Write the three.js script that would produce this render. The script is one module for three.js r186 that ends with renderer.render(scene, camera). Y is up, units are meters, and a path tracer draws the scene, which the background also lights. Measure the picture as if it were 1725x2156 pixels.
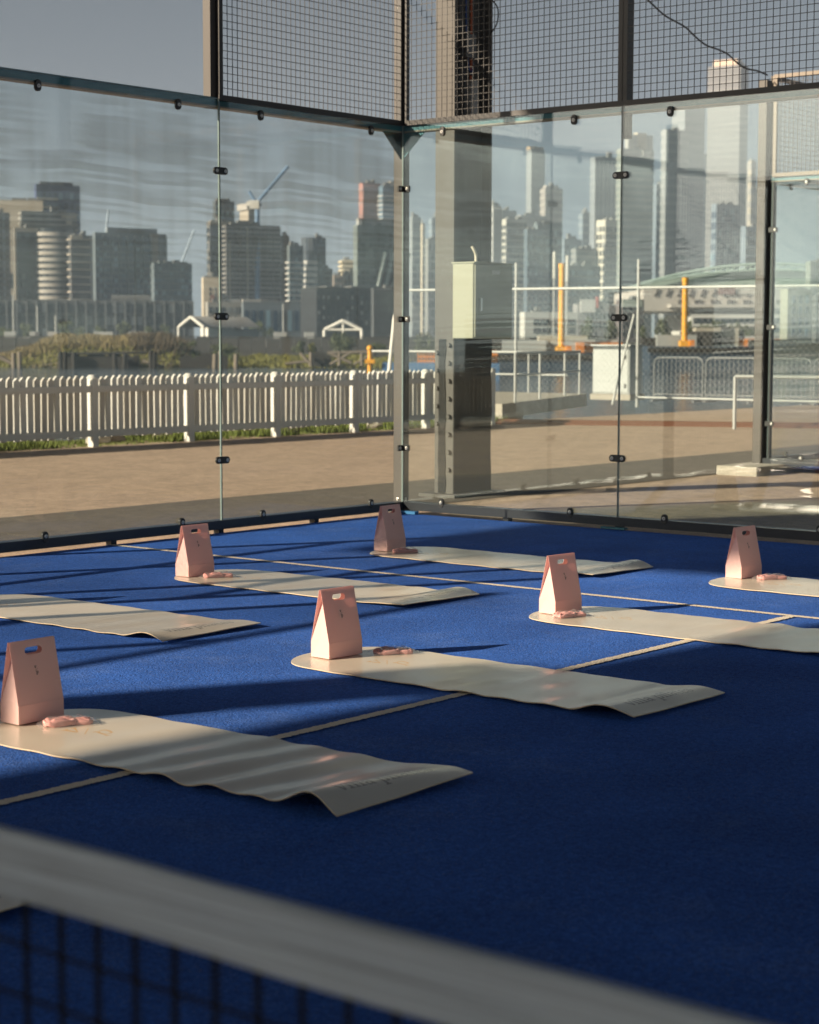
import * as THREE from 'three';
import { mergeGeometries } from 'three/addons/utils/BufferGeometryUtils.js';
import { RoundedBoxGeometry } from 'three/addons/geometries/RoundedBoxGeometry.js';

// ---------- camera, sky, sun, exposure ----------
const rng = (s) => () => { s |= 0; s = s + 0x6D2B79F5 | 0; let t = Math.imul(s ^ s >>> 15, 1 | s); t = t + Math.imul(t ^ t >>> 7, 61 | t) ^ t; return ((t ^ t >>> 14) >>> 0) / 4294967296; };
function lattice(n, seed) { const r = rng(seed), a = new Float32Array(n * n); for (let i = 0; i < n * n; i++) a[i] = r(); return (x, y) => { const X = Math.floor(x), Y = Math.floor(y), f = x - X, g = y - Y, u = f * f * (3 - 2 * f), v = g * g * (3 - 2 * g), m = (p, q) => a[((q % n) + n) % n * n + ((p % n) + n) % n]; return (m(X, Y) * (1 - u) + m(X + 1, Y) * u) * (1 - v) + (m(X, Y + 1) * (1 - u) + m(X + 1, Y + 1) * u) * v; }; }
const N16 = lattice(16, 1), N64 = lattice(64, 2), N256 = lattice(256, 3), N8 = lattice(8, 4), N512 = lattice(512, 5);
const scene = new THREE.Scene();
const YAW = 0.68495, PITCH = 0.0914, ROLL = 0.00195, FPX = 7495 / 1.89971;   // focal length in units of a 1725 px wide picture
const camera = new THREE.PerspectiveCamera(30.566, 819 / 1024, 0.05, 6000);
camera.position.set(9.312, 1.348, 11.313);
camera.rotation.order = 'YXZ';
camera.rotation.set(-PITCH, YAW, ROLL);
camera.focus = 8.6;
camera.userData.fStop = 4.6;
camera.updateMatrixWorld(true);

const renderer = new THREE.WebGLRenderer({ antialias: true });
renderer.setSize(819, 1024);
renderer.toneMapping = THREE.LinearToneMapping;
renderer.toneMappingExposure = 2.15;
renderer.shadowMap.enabled = true;

const SUN = new THREE.Vector3(-0.427, 0.370, 0.825).normalize();
const sun = new THREE.DirectionalLight(new THREE.Color().setRGB(1.0, 0.83, 0.63), 4.8);
sun.position.copy(SUN).multiplyScalar(60).add(new THREE.Vector3(4, 0, 4));
sun.target.position.set(4, 0, 4);
sun.castShadow = true;
sun.shadow.mapSize.set(4096, 4096);
Object.assign(sun.shadow.camera, { left: -35, right: 35, top: 35, bottom: -35, near: 1, far: 160 });
scene.add(sun, sun.target);

{ // clear late-afternoon sky: pale haze low down, deeper blue overhead, warm glow round the sun
  const w = 2048, h = 1024, d = new Float32Array(w * h * 4), v = new THREE.Vector3();
  const low = [0.122, 0.148, 0.168], mid = [0.030, 0.044, 0.064], top = [0.007, 0.012, 0.026];
  for (let j = 0; j < h; j++) for (let i = 0; i < w; i++) {
    const el = ((j + 0.5) / h - 0.5) * Math.PI, az = ((i + 0.5) / w - 0.5) * 2 * Math.PI;
    v.set(Math.cos(el) * Math.cos(az), Math.sin(el), Math.cos(el) * Math.sin(az));
    const e = Math.max(0, el) * 180 / Math.PI, a = Math.exp(-e / 10), b = Math.exp(-Math.pow(e / 34, 2)) * (1 - a), c = Math.max(0, 1 - a - b);
    const g = Math.acos(Math.min(1, Math.max(-1, v.dot(SUN)))) * 180 / Math.PI, glow = 3.2 * Math.exp(-Math.pow(g / 13, 2)) + 0.16 * Math.exp(-Math.pow(g / 30, 2)), ray = 0.9 * (1 + Math.pow(Math.cos(g * Math.PI / 180), 2));
    // thin cloud streaks added away from the view, to band the mirrored sky
    const u = (i + 0.5) / w, n = 0.34 * N16(u * 16, e * 0.28 + 3) + 0.36 * N64(u * 64, e * 0.75) + 0.30 * N256(u * 256, e * 1.7), turnAway = Math.acos(Math.min(1, Math.max(-1, (v.x * -0.6327 + v.z * -0.7744) / Math.max(1e-3, Math.hypot(v.x, v.z))))) * 180 / Math.PI;
    const q = Math.min(1, Math.max(0, (n - 0.40) / 0.20)), cl = q * q * (3 - 2 * q) * (1 - Math.exp(-Math.pow(turnAway / 42, 4))) * Math.exp(-Math.pow(e / 26, 2)) * (el > 0 ? 1 : 0);
    const o = (j * w + i) * 4, dim = el < 0 ? 0.75 : 1;
    for (let k = 0; k < 3; k++) d[o + k] = dim * (ray * (low[k] * a + mid[k] * b + top[k] * c) * (1 + cl * [2.0, 1.7, 1.15][k]) + glow * [1, 0.86, 0.66][k]);
    d[o + 3] = 1;
  }
  const t = new THREE.DataTexture(d, w, h, THREE.RGBAFormat, THREE.FloatType);
  t.mapping = THREE.EquirectangularReflectionMapping;
  t.magFilter = t.minFilter = THREE.LinearFilter;
  t.needsUpdate = true;
  scene.background = t;
  scene.environment = t;
}

// ---------- helpers ----------
const V = (x, y, z) => new THREE.Vector3(x, y, z);
const R = rng(7);
const RT = V(1, 0, 0).applyQuaternion(camera.quaternion), UP = V(0, 1, 0).applyQuaternion(camera.quaternion), FW = V(0, 0, -1).applyQuaternion(camera.quaternion);
// a point of the place from its bearing in the picture (1725 x 2156 units) and its distance in metres
const at = (x, y, dist) => camera.position.clone().addScaledVector(FW, dist).addScaledVector(RT, (x - 862.5) / FPX * dist).addScaledVector(UP, -(y - 1078) / FPX * dist);
const onGround = (x, y, h = 0) => { const q = at(x, y, 1).sub(camera.position); return camera.position.clone().addScaledVector(q, (h - camera.position.y) / q.y); };
const heightAt = (y, dist) => at(862.5, y, dist).y;

const used = {};
const numbered = (n) => { const k = used[n] = (used[n] ?? -1) + 1; return k ? n + '_' + String(k).padStart(3, '0') : n; };
function thing(name, label, category, group, pos = [0, 0, 0], ry = 0) {
  const o = new THREE.Group();
  o.name = numbered(name); o.position.set(...pos); o.rotation.y = ry;
  o.userData = { label, category };
  if (group) o.userData.group = group;
  scene.add(o);
  return o;
}
function part(parent, name, geo, mat, pos, rot) {
  const m = new THREE.Mesh(geo, mat);
  m.name = name;
  if (pos) m.position.set(...pos);
  if (rot) m.rotation.set(...rot);
  parent.add(m);
  return m;
}
function struct(name, geo, mat, pos) { const m = part(scene, numbered(name), geo, mat, pos); m.userData.kind = 'structure'; return m; }
const cache = {};
const box = (w, h, d) => cache[`b${w.toFixed(4)},${h.toFixed(4)},${d.toFixed(4)}`] ??= new THREE.BoxGeometry(w, h, d);
const rbox = (w, h, d, r = 0.006) => cache[`r${w.toFixed(4)},${h.toFixed(4)},${d.toFixed(4)},${r}`] ??= new RoundedBoxGeometry(w, h, d, 2, r);
// a box given by its corners, built in place
const slab = (x0, x1, y0, y1, z0, z1) => new THREE.BoxGeometry(x1 - x0, y1 - y0, z1 - z0).translate((x0 + x1) / 2, (y0 + y1) / 2, (z0 + z1) / 2);
const bar = (a, b, r, n = 6) => {
  const d = b.clone().sub(a), g = new THREE.CylinderGeometry(r, r, d.length(), n);
  return g.applyQuaternion(new THREE.Quaternion().setFromUnitVectors(V(0, 1, 0), d.clone().normalize())).translate((a.x + b.x) / 2, (a.y + b.y) / 2, (a.z + b.z) / 2);
};
const rgb = (r, g, b) => new THREE.Color().setRGB(r, g, b);
const mat = (c, roughness = 0.7, o = {}) => new THREE.MeshStandardMaterial({ color: rgb(...c), roughness, ...o });

// ---------- textures ----------
const sB = (x) => { x = Math.min(1, Math.max(0, x)); return Math.round(255 * (x <= 0.0031308 ? 12.92 * x : 1.055 * Math.pow(x, 1 / 2.4) - 0.055)); };
function texture(n, f, srgb = true, rep = [1, 1]) {
  const d = new Uint8Array(n * n * 4);
  for (let j = 0; j < n; j++) for (let i = 0; i < n; i++) {
    const c = f(i, j), o = (j * n + i) * 4;
    for (let k = 0; k < 3; k++) d[o + k] = srgb ? sB(c[k]) : Math.round(255 * Math.min(1, Math.max(0, c[k])));
    d[o + 3] = 255;
  }
  const t = new THREE.DataTexture(d, n, n);
  if (srgb) t.colorSpace = THREE.SRGBColorSpace;
  t.wrapS = t.wrapT = THREE.RepeatWrapping; t.magFilter = THREE.LinearFilter; t.minFilter = THREE.LinearMipmapLinearFilter; t.generateMipmaps = true;
  t.repeat.set(...rep); t.needsUpdate = true;
  return t;
}

// uv in metres from world x, z
function sheet(x0, x1, z0, z1, nx = 1, nz = 1) {
  const g = new THREE.PlaneGeometry(x1 - x0, z1 - z0, nx, nz).rotateX(-Math.PI / 2).translate((x0 + x1) / 2, 0, (z0 + z1) / 2), p = g.attributes.position, u = g.attributes.uv;
  for (let i = 0; i < p.count; i++) u.setXY(i, p.getX(i), p.getZ(i));
  return g;
}

const turfMap = (() => {
  const n = 2048, r = rng(31);
  return texture(n, (i, j) => {
    const x = i / n, y = j / n;
    const f = N512(x * 512, y * 512), g = N256(x * 256, y * 256), c = N16(x * 16, y * 16), s = r();
    let k = 0.74 + 0.34 * (f - 0.5) + 0.55 * (s - 0.5) + 0.12 * (g - 0.5) + 0.14 * (c - 0.5);
    const dr = Math.max(0, N16(x * 16 + 5, y * 16 + 9) * 0.6 + N64(x * 64, y * 64) * 0.4 - 0.56) * (0.5 + f);
    if (s > 0.994 - 0.007 * (N8(x * 8, y * 8) > 0.55)) return [0.40, 0.37, 0.34];
    return [0.046 * k + 0.014 * s + 0.05 * dr, 0.168 * k + 0.05 * dr, 0.60 * k];
  }, true, [0.25, 0.25]);
})();
const turfBump = texture(1024, (i, j) => { const x = i / 1024, y = j / 1024, v = 0.6 * N512(x * 512, y * 512) + 0.4 * N256(x * 256, y * 256); return [v, v, v]; }, false, [0.5, 0.5]);
const grit = (a, b, seed, rep, big = 0.12, speck = 0.05) => { const r = rng(seed); return texture(1024, (i, j) => { const x = i / 1024, y = j / 1024, s = r(); let k = 0.78 + 0.3 * N256(x * 256, y * 256) * s + big * (N16(x * 16, y * 16) - 0.5) + 0.26 * (N64(x * 64, y * 64) - 0.5) + 0.26 * (s - 0.5); const m = N8(x * 8 + 3, y * 8) * 0.35 + N256(x * 256, y * 256) * 0.65; if (s < speck) k *= 0.55; return [0, 1, 2].map((c) => k * (a[c] * (1 - m) + b[c] * m)); }, true, rep); };
const gritBump = texture(512, (i, j) => { const v = 0.5 * N256(i / 2, j / 2) + 0.5 * N512(i, j); return [v, v, v]; }, false, [1, 1]);

const M = {
  turf: new THREE.MeshPhysicalMaterial({ map: turfMap, bumpMap: turfBump, bumpScale: 0.0028, roughness: 0.9, specularIntensity: 0.12 }),
  line: mat([0.68, 0.61, 0.50], 0.95, { bumpMap: turfBump, bumpScale: 0.004 }),
  pave: mat([1, 1, 1], 0.95, { map: grit([0.41, 0.300, 0.212], [0.48, 0.350, 0.250], 11, [0.22, 0.22]), bumpMap: gritBump, bumpScale: 0.004 }),
  asphalt: mat([1, 1, 1], 0.95, { map: grit([0.125, 0.105, 0.083], [0.155, 0.13, 0.102], 12, [0.3, 0.3]), bumpMap: gritBump, bumpScale: 0.004 }),
  concrete: mat([1, 1, 1], 0.9, { map: grit([0.40, 0.36, 0.30], [0.46, 0.41, 0.34], 13, [0.4, 0.4], 0.15) }),
  glass: new THREE.MeshPhysicalMaterial({ color: rgb(0.90, 0.955, 0.95), roughness: 0, transmission: 0.997, thickness: 0, ior: 1.74 }),
  glassFar: new THREE.MeshPhysicalMaterial({ color: rgb(0.95, 0.965, 0.955), roughness: 0, transmission: 0.997, thickness: 0, ior: 1.42 }),
  edge: mat([0.17, 0.22, 0.21], 0.3),
  frame: mat([0.022, 0.020, 0.019], 0.5),
  wire: mat([0.03, 0.027, 0.024], 0.55),
  post: mat([0.055, 0.047, 0.040], 0.55),
  teal: mat([0.03, 0.16, 0.20], 0.45),
  flange: mat([0.30, 0.25, 0.20], 0.6),
  rail: mat([0.018, 0.022, 0.028], 0.35),
  clamp: mat([0.012, 0.012, 0.012], 0.45),
  bolt: mat([0.62, 0.6, 0.56], 0.3, { metalness: 0.9 }),
  steel: mat([0.070, 0.064, 0.056], 0.65),
  steelDark: mat([0.05, 0.048, 0.045], 0.7),
  cabinet: mat([0.27, 0.27, 0.195], 0.5),
  cable: mat([0.015, 0.015, 0.015], 0.6),
  orangeCable: mat([0.35, 0.07, 0.015], 0.6),
  blueCable: mat([0.02, 0.06, 0.2], 0.6),
  white: mat([0.62, 0.60, 0.555], 0.6),
  galv: mat([0.40, 0.40, 0.39], 0.5, { metalness: 0.3 }),
  yellow: mat([0.72, 0.33, 0.02], 0.5),
  orange: mat([0.62, 0.20, 0.03], 0.6),
  red: mat([0.45, 0.07, 0.05], 0.6),
  rust: mat([0.13, 0.05, 0.025], 0.85),
  timber: mat([0.022, 0.019, 0.016], 0.95),
  timberPale: mat([0.17, 0.14, 0.11], 0.95),
  darkWall: mat([0.05, 0.048, 0.047], 0.9),
  grass: mat([0.15, 0.145, 0.03], 0.95),
  grassDry: mat([0.21, 0.165, 0.075], 0.95),
  leaf: mat([0.085, 0.10, 0.035], 0.9),
  leafOlive: mat([0.10, 0.115, 0.06], 0.9),
  leafBrown: mat([0.10, 0.075, 0.045], 0.9),
  bark: mat([0.08, 0.06, 0.045], 0.9),
  water: mat([0.02, 0.035, 0.045], 0.08, { bumpMap: texture(512, (i, j) => { const v = 0.5 * N16(i / 32, j / 16) + 0.35 * N64(i / 8, j / 4) + 0.15 * N256(i / 2, j); return [v, v, v]; }, false, [0.08, 0.08]), bumpScale: 0.05 }),
  blueHull: mat([0.03, 0.05, 0.08], 0.5),
  glassDark: mat([0.012, 0.020, 0.030], 0.3),
  glassBlue: mat([0.014, 0.034, 0.060], 0.3),
  glassGreen: mat([0.025, 0.045, 0.045], 0.3),
};

// ---------- ground, water, far bank ----------
const WATER = -1.2;
struct('pavement', (() => { const g = sheet(-9.6, 60, -27, 70, 1, 1); return g; })(), M.pave, [0, -0.022, 0]);
struct('quay_wall', slab(-9.6, 60, -3, -0.05, -26.98, 70), M.concrete);
struct('asphalt_path', sheet(-2.2, -0.42, -40 + 14, 60), M.asphalt, [0, -0.017, 0]);
struct('grass_verge', slab(-10.6, -9.02, -2.5, -0.028, -14.2, 70), mat([0.10, 0.085, 0.045], 0.95));
struct('river_water', sheet(-1600, 900, -1700, 500), M.water, [0, WATER, 0]);
const inPlan = (o, x, dist, y, turn = 0) => { const q = at(x, 1078, dist); o.position.set(q.x, y, q.z); o.rotation.y = YAW + turn; return o; };
{ const far = struct('far_bank', slab(-900, 900, -4, 0, -2400, 0), mat([0.07, 0.068, 0.062], 0.95)); inPlan(far, 862, 262, 1.1); }

// ---------- the blue court ----------
{
  const court = new THREE.Group(); court.name = 'court_floor'; court.userData.kind = 'structure'; scene.add(court);
  const g = sheet(0.015, 10.2, 0.03, 22, 40, 80), c = new Float32Array(g.attributes.position.count * 3), p = g.attributes.position;
  for (let i = 0; i < p.count; i++) { const k = 0.9 + 0.34 * (N16(p.getX(i) * 0.9, p.getZ(i) * 1.3) - 0.5) + 0.24 * (N64(p.getX(i) * 3, p.getZ(i) * 2.2) - 0.5); c.set([k * 1.02, k, k], i * 3); }
  g.setAttribute('color', new THREE.BufferAttribute(c, 3));
  M.turf.vertexColors = true;
  part(court, 'turf_carpet', g, M.turf);
  // painted fibres: ragged edges, standing a little above the carpet
  const strip = (ax, az, bx, bz, seed) => {
    const r = rng(seed), n = Math.ceil(Math.hypot(bx - ax, bz - az) / 0.008), L = Math.hypot(bx - ax, bz - az), dx = (bx - ax) / L, dz = (bz - az) / L, v = [], uv = [], ix = [];
    for (let i = 0; i <= n; i++) for (const s of [-1, 1]) { const t = i / n * L, w = s * (0.0235 + 0.0085 * (r() - 0.4)); const X = ax + dx * t - dz * w, Z = az + dz * t + dx * w; v.push(X, 0.0035, Z); uv.push(X, Z); }
    for (let i = 0; i < n; i++) { const a = i * 2; ix.push(a, a + 1, a + 2, a + 1, a + 3, a + 2); }
    const q = new THREE.BufferGeometry(); q.setAttribute('position', new THREE.Float32BufferAttribute(v, 3)); q.setAttribute('uv', new THREE.Float32BufferAttribute(uv, 2)); q.setIndex(ix); q.computeVertexNormals();
    return q;
  };
  part(court, 'service_line', strip(0.03, 3.05, 10, 3.05, 5), M.line);
  part(court, 'centre_line', strip(5, 3.08, 5, 10.1, 6), M.line, [0, 0.001, 0]);
}
{
  const c = new THREE.Group(); c.name = 'neighbouring_court_floor'; c.userData.kind = 'structure'; scene.add(c);
  part(c, 'turf_carpet', sheet(-0.16, 10, -26, -6.25), mat([0.02, 0.09, 0.38], 0.9), [0, 0.03, 0]);
}

// ---------- glass walls ----------
// tempered sheet: two faces 12 mm apart whose normals carry a faint roller wave
function paneGeo(w, h, seed) {
  const r = rng(seed), ph = [r() * 6, r() * 6, r() * 6], nx = 12, ny = 240, v = [], nn = [], uv = [], ix = [];
  for (const s of [1, -1]) {
    const base = v.length / 3;
    for (let j = 0; j <= ny; j++) for (let i = 0; i <= nx; i++) {
      const x = (i / nx - 0.5) * w, y = j / ny * h;
      const dy = 0.0075 * Math.sin(y * 78 + ph[0] + 1.6 * Math.sin(x * 2.6 + ph[1]) + 1.2 * Math.sin(y * 2.3)) * (0.6 + 0.4 * Math.sin(y * 3.1 + x * 1.7 + ph[2])), dx = 0.0007 * Math.sin(x * 7 + ph[1] + y);
      v.push(x, y, s * 0.006); uv.push(i / nx, j / ny); const q = V(dx, dy, s).normalize(); nn.push(q.x, q.y, q.z);
    }
    for (let j = 0; j < ny; j++) for (let i = 0; i < nx; i++) { const a = base + j * (nx + 1) + i, b = a + 1, c = a + nx + 1, d = c + 1; s > 0 ? ix.push(a, b, d, a, d, c) : ix.push(a, d, b, a, c, d); }
  }
  const g = new THREE.BufferGeometry();
  g.setAttribute('position', new THREE.Float32BufferAttribute(v, 3)); g.setAttribute('normal', new THREE.Float32BufferAttribute(nn, 3)); g.setAttribute('uv', new THREE.Float32BufferAttribute(uv, 2)); g.setIndex(ix);
  return g;
}
function wireGeo(w, h, pitch = 0.05, r = 0.002) {   // lies in local x, y
  const l = [], nx = Math.round(w / pitch), ny = Math.round(h / pitch);
  for (let i = 1; i < nx; i++) l.push(new THREE.BoxGeometry(2 * r, h, 2 * r).translate((i / nx - 0.5) * w, h / 2, r));
  for (let j = 1; j < ny; j++) l.push(new THREE.BoxGeometry(w, 2 * r, 2 * r).translate(0, j / ny * h, -r));
  return mergeGeometries(l);
}
const pillV = (() => { const s = new THREE.Shape(); s.absarc(0, 0.011, 0.021, 0, Math.PI, false); s.absarc(0, -0.013, 0.021, Math.PI, 2 * Math.PI, false); return new THREE.ExtrudeGeometry(s, { depth: 0.016, bevelEnabled: true, bevelSize: 0.003, bevelThickness: 0.003, bevelSegments: 1, curveSegments: 8 }); })();
const pillH = (() => { const s = new THREE.Shape(); s.absarc(0.042, 0, 0.022, -Math.PI / 2, Math.PI / 2, false); s.absarc(-0.042, 0, 0.022, Math.PI / 2, 1.5 * Math.PI, false); return new THREE.ExtrudeGeometry(s, { depth: 0.012, bevelEnabled: true, bevelSize: 0.003, bevelThickness: 0.003, bevelSegments: 1, curveSegments: 8 }); })();
const boltGeo = new THREE.LatheGeometry([[0.004, 0], [0.005, 0.004], [0.009, 0.004], [0.013, 0.002], [0.013, 0]].map(([a, b]) => new THREE.Vector2(a, b)), 14).rotateX(Math.PI / 2);
const wires = {};
// stress bands of polarised sky light, painted into the side panes as wavy tint
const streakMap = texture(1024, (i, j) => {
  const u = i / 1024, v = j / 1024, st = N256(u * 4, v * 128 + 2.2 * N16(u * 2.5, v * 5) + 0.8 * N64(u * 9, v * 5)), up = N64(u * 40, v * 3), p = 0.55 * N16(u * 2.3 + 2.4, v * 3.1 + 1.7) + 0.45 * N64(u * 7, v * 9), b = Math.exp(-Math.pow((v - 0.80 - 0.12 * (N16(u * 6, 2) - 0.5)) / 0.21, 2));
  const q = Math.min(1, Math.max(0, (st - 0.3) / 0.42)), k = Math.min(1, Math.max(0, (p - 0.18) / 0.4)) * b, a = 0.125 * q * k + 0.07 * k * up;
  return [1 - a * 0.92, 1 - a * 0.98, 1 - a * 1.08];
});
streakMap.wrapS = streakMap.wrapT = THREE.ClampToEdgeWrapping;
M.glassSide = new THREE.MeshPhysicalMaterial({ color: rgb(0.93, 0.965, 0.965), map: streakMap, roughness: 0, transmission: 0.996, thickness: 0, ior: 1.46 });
// a run of 2 m bays in local x (from 0), court side facing local +z; spec: one entry per bay {mesh: above the glass}
function glassWall(o, bays, seed, { railY = [0.025, 0.088], skipLowClamp = false, frameMat = M.frame, wireMat = M.wire, dir = 1, skyBands = false, pane = M.glass } = {}) {
  bays.forEach((b, i) => {
    const x = dir * (i * 2 + 1);
    const p = part(o, 'glass_pane', paneGeo(1.992, 2.975, seed + i), skyBands ? M.glassSide : pane, [x, 0.025, 0]);
    for (const s of [-1, 1]) part(p, 'polished_edge', box(0.0035, 2.975, 0.0125), M.edge, [s * 0.9965, 1.4875, 0]);
    part(p, 'polished_edge', box(1.985, 0.0035, 0.0125), M.edge, [0, 2.977, 0]);
    for (const s of [-0.6, 0.6]) {
      const c = part(o, 'clamp', pillV, M.clamp, [x + s, 0.098, 0.008]); part(c, 'bolt', boltGeo, M.bolt, [0, 0.004, 0.019]);
      const d = part(o, 'clamp', pillV, M.clamp, [x + s, 2.925, 0.008]); part(d, 'bolt', boltGeo, M.bolt, [0, -0.004, 0.019]);
    }
    if (i) for (const y of [0.51, 1.51, 2.51]) { const c = part(o, 'seam_clamp', pillH, M.clamp, [dir * i * 2, y, 0.008]); for (const s of [-0.042, 0.042]) part(c, 'bolt', boltGeo, M.bolt, [s, 0, 0.015]); }
    if (b.mesh) {
      const m = part(o, 'mesh_frame', mergeGeometries([slab(-1, 1, 0, 0.038, -0.03, 0.008), slab(-1, 1, 1.0, 1.038, -0.03, 0.008), slab(-0.998, -0.962, 0.038, 1, -0.03, 0.008), slab(0.962, 0.998, 0.038, 1, -0.03, 0.008)]), frameMat, [x, 2.992, 0]);
      const w = part(m, 'wire_mesh', wires.upper ??= wireGeo(1.93, 0.966), wireMat, [0, 0.036, 0.002]); w.userData.kind = 'stuff';
    }
  });
  const L = bays.length * 2, X = (a, b) => dir > 0 ? [a, b] : [-b, -a];
  part(o, 'bottom_rail', slab(...X(-0.05, L), railY[0], railY[1], -0.075, 0.022), M.rail);
  for (let i = 0; i <= bays.length * 2; i++) part(o, 'levelling_foot', box(0.05, 0.04, 0.05), M.rail, [dir * Math.min(L - 0.03, i), railY[0] - 0.021, -0.03]);
  part(o, 'top_beam', slab(...X(-0.04, L), 2.955, 3.012, -0.10, -0.022), M.teal);
  part(o, 'beam_flange', slab(...X(-0.04, L), 2.943, 2.9548, -0.104, -0.02), M.flange);
}

{ // back wall along x, facing +z
  const o = thing('glass_court_wall', 'back wall of the blue court right of the corner, glass panes under a full row of dark mesh', 'glass wall');
  glassWall(o, [1, 1, 1, 1, 1].map(() => ({ mesh: true })), 101);
  for (const [x, s] of [[2, 0], [4, 0], [6, 0], [8, 0]]) part(o, 'mesh_post', box(0.05, 1.3, 0.05), M.frame, [x, 3.42, -0.062]);
  part(o, 'blue_packer', box(0.20, 0.012, 0.05), M.teal, [2.0, 0.012, 0.045]);
}
{ // side wall along z, facing +x; local x runs towards -z
  const o = thing('glass_court_wall', 'side wall of the blue court left of the corner, glass with mesh above its corner pane only', 'glass wall', null, [0, 0, 4], Math.PI / 2);
  glassWall(o, [{}, { mesh: true }], 131, { skyBands: true });
  part(o, 'mesh_post', box(0.06, 1.12, 0.07), M.post, [1.98, 3.50, -0.062]);
  part(o, 'end_post', rbox(0.08, 3.34, 0.08, 0.006), M.post, [-0.06, 1.67, -0.06]);
}
{ // corner post of square tube with gusset plates under the beams
  const o = thing('corner_post', 'square brown steel post at the corner where the two glass walls meet', 'post');
  part(o, 'tube', rbox(0.09, 4.1, 0.09, 0.008), M.post, [-0.085, 2.05, -0.085]);
  part(o, 'base_plate', box(0.2, 0.012, 0.2), M.post, [-0.1, 0.0, -0.1]);
  for (const y of [0.51, 1.51, 2.51]) for (const [x, z, r] of [[0.012, 0.04, Math.PI / 2], [0.04, 0.012, 0]]) { const c = part(o, 'corner_clamp', box(0.07, 0.045, 0.016), M.clamp, [x, y, z], [0, r, 0]); part(c, 'bolt', boltGeo, M.bolt, [r ? -0.012 : 0.012, 0, 0.008]); }
  const s = new THREE.Shape([[0, 0], [0.22, 0], [0, -0.2]].map(([a, b]) => new THREE.Vector2(a, b)));
  const gg = new THREE.ExtrudeGeometry(s, { depth: 0.008, bevelEnabled: false });
  part(o, 'gusset_plate', gg, M.teal, [-0.04, 2.942, -0.05]);
  part(o, 'gusset_plate', gg, M.post, [-0.05, 2.942, -0.04], [0, -Math.PI / 2, 0]);
  for (const y of [0.1, 3.2, 3.9]) for (const k of [0, 1]) part(o, 'bolt', boltGeo, M.bolt, k ? [-0.039, y, -0.085] : [-0.085, y, -0.039], [0, k ? Math.PI / 2 : 0, 0]);
  part(o, 'blue_packer', box(0.16, 0.02, 0.05), mat([0.02, 0.16, 0.36], 0.6), [0.12, 0.014, 0.07]);
}
{ // wire mesh side fence past the glass: seen mirrored in the back glass, and its bars shade the carpet
  const o = thing('mesh_side_fence', 'dark wire mesh side fence past the glass, seen mirrored in the back wall', 'fence');
  for (const z of [6, 8, 9, 10, 12, 14, 16]) part(o, 'post', box(0.075, 3.0, 0.075), M.post, [-0.07, 1.5, z]);
  for (const y of [0.04, 0.95, 1.96, 2.945]) for (const [a, b] of [[4.06, 9], [10, 16]]) part(o, 'rail', slab(-0.055, -0.005, y - 0.025, y + 0.025, a, b), M.frame);
  for (const [a, b] of [[4.06, 6], [6, 8], [8, 9], [10, 12], [12, 14], [14, 16]]) for (const [y, h] of [[0.065, 0.86], [0.975, 0.96], [1.985, 0.935]]) {
    const w = part(o, 'wire_mesh', wires[(b - a).toFixed(1) + y] ??= wireGeo(b - a - 0.08, h), M.wire, [-0.02, y, (a + b) / 2], [0, Math.PI / 2, 0]); w.userData.kind = 'stuff';
  }
}
{ // second court behind: its near wall faces us
  const fm = mat([0.20, 0.165, 0.13], 0.6);
  const o = thing('glass_court_wall', 'near wall of the second court at the right edge, glass under pale sunlit mesh', 'glass wall', null, [-0.17, 0.04, -6.2], 0);
  glassWall(o, [1, 1, 1, 1, 1].map(() => ({ mesh: true })), 151, { frameMat: fm, wireMat: M.wire, pane: M.glassFar });
  part(o, 'corner_post', rbox(0.10, 4.0, 0.10, 0.008), M.post, [-0.1, 1.98, 0.0]);
  part(o, 'inner_post', box(0.05, 3.0, 0.06), M.frame, [-0.02, 1.48, -0.06]);
  for (const y of [0.45, 1.45, 2.45]) { const c = part(o, 'corner_clamp', box(0.09, 0.05, 0.03), M.clamp, [0.03, y, 0.02]); part(c, 'bolt', boltGeo, M.bolt, [0.03, 0, 0.016]); }
  part(o, 'footing_block', slab(-0.24, 0.22, -0.05, 0.045, -0.35, 0.62), M.concrete, [0, -0.012, 0]);
  const s = thing('glass_court_wall', 'far side wall of the second court, glass and mesh running away behind its corner post', 'glass wall', null, [-0.22, 0.04, -6.28], Math.PI / 2);
  glassWall(s, [{ mesh: true }, {}], 171, { frameMat: fm, wireMat: M.wire, pane: M.glassFar });
  part(s, 'mesh_post', box(0.06, 3.3, 0.06), M.post, [4.04, 1.65, -0.06]);
}

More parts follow.
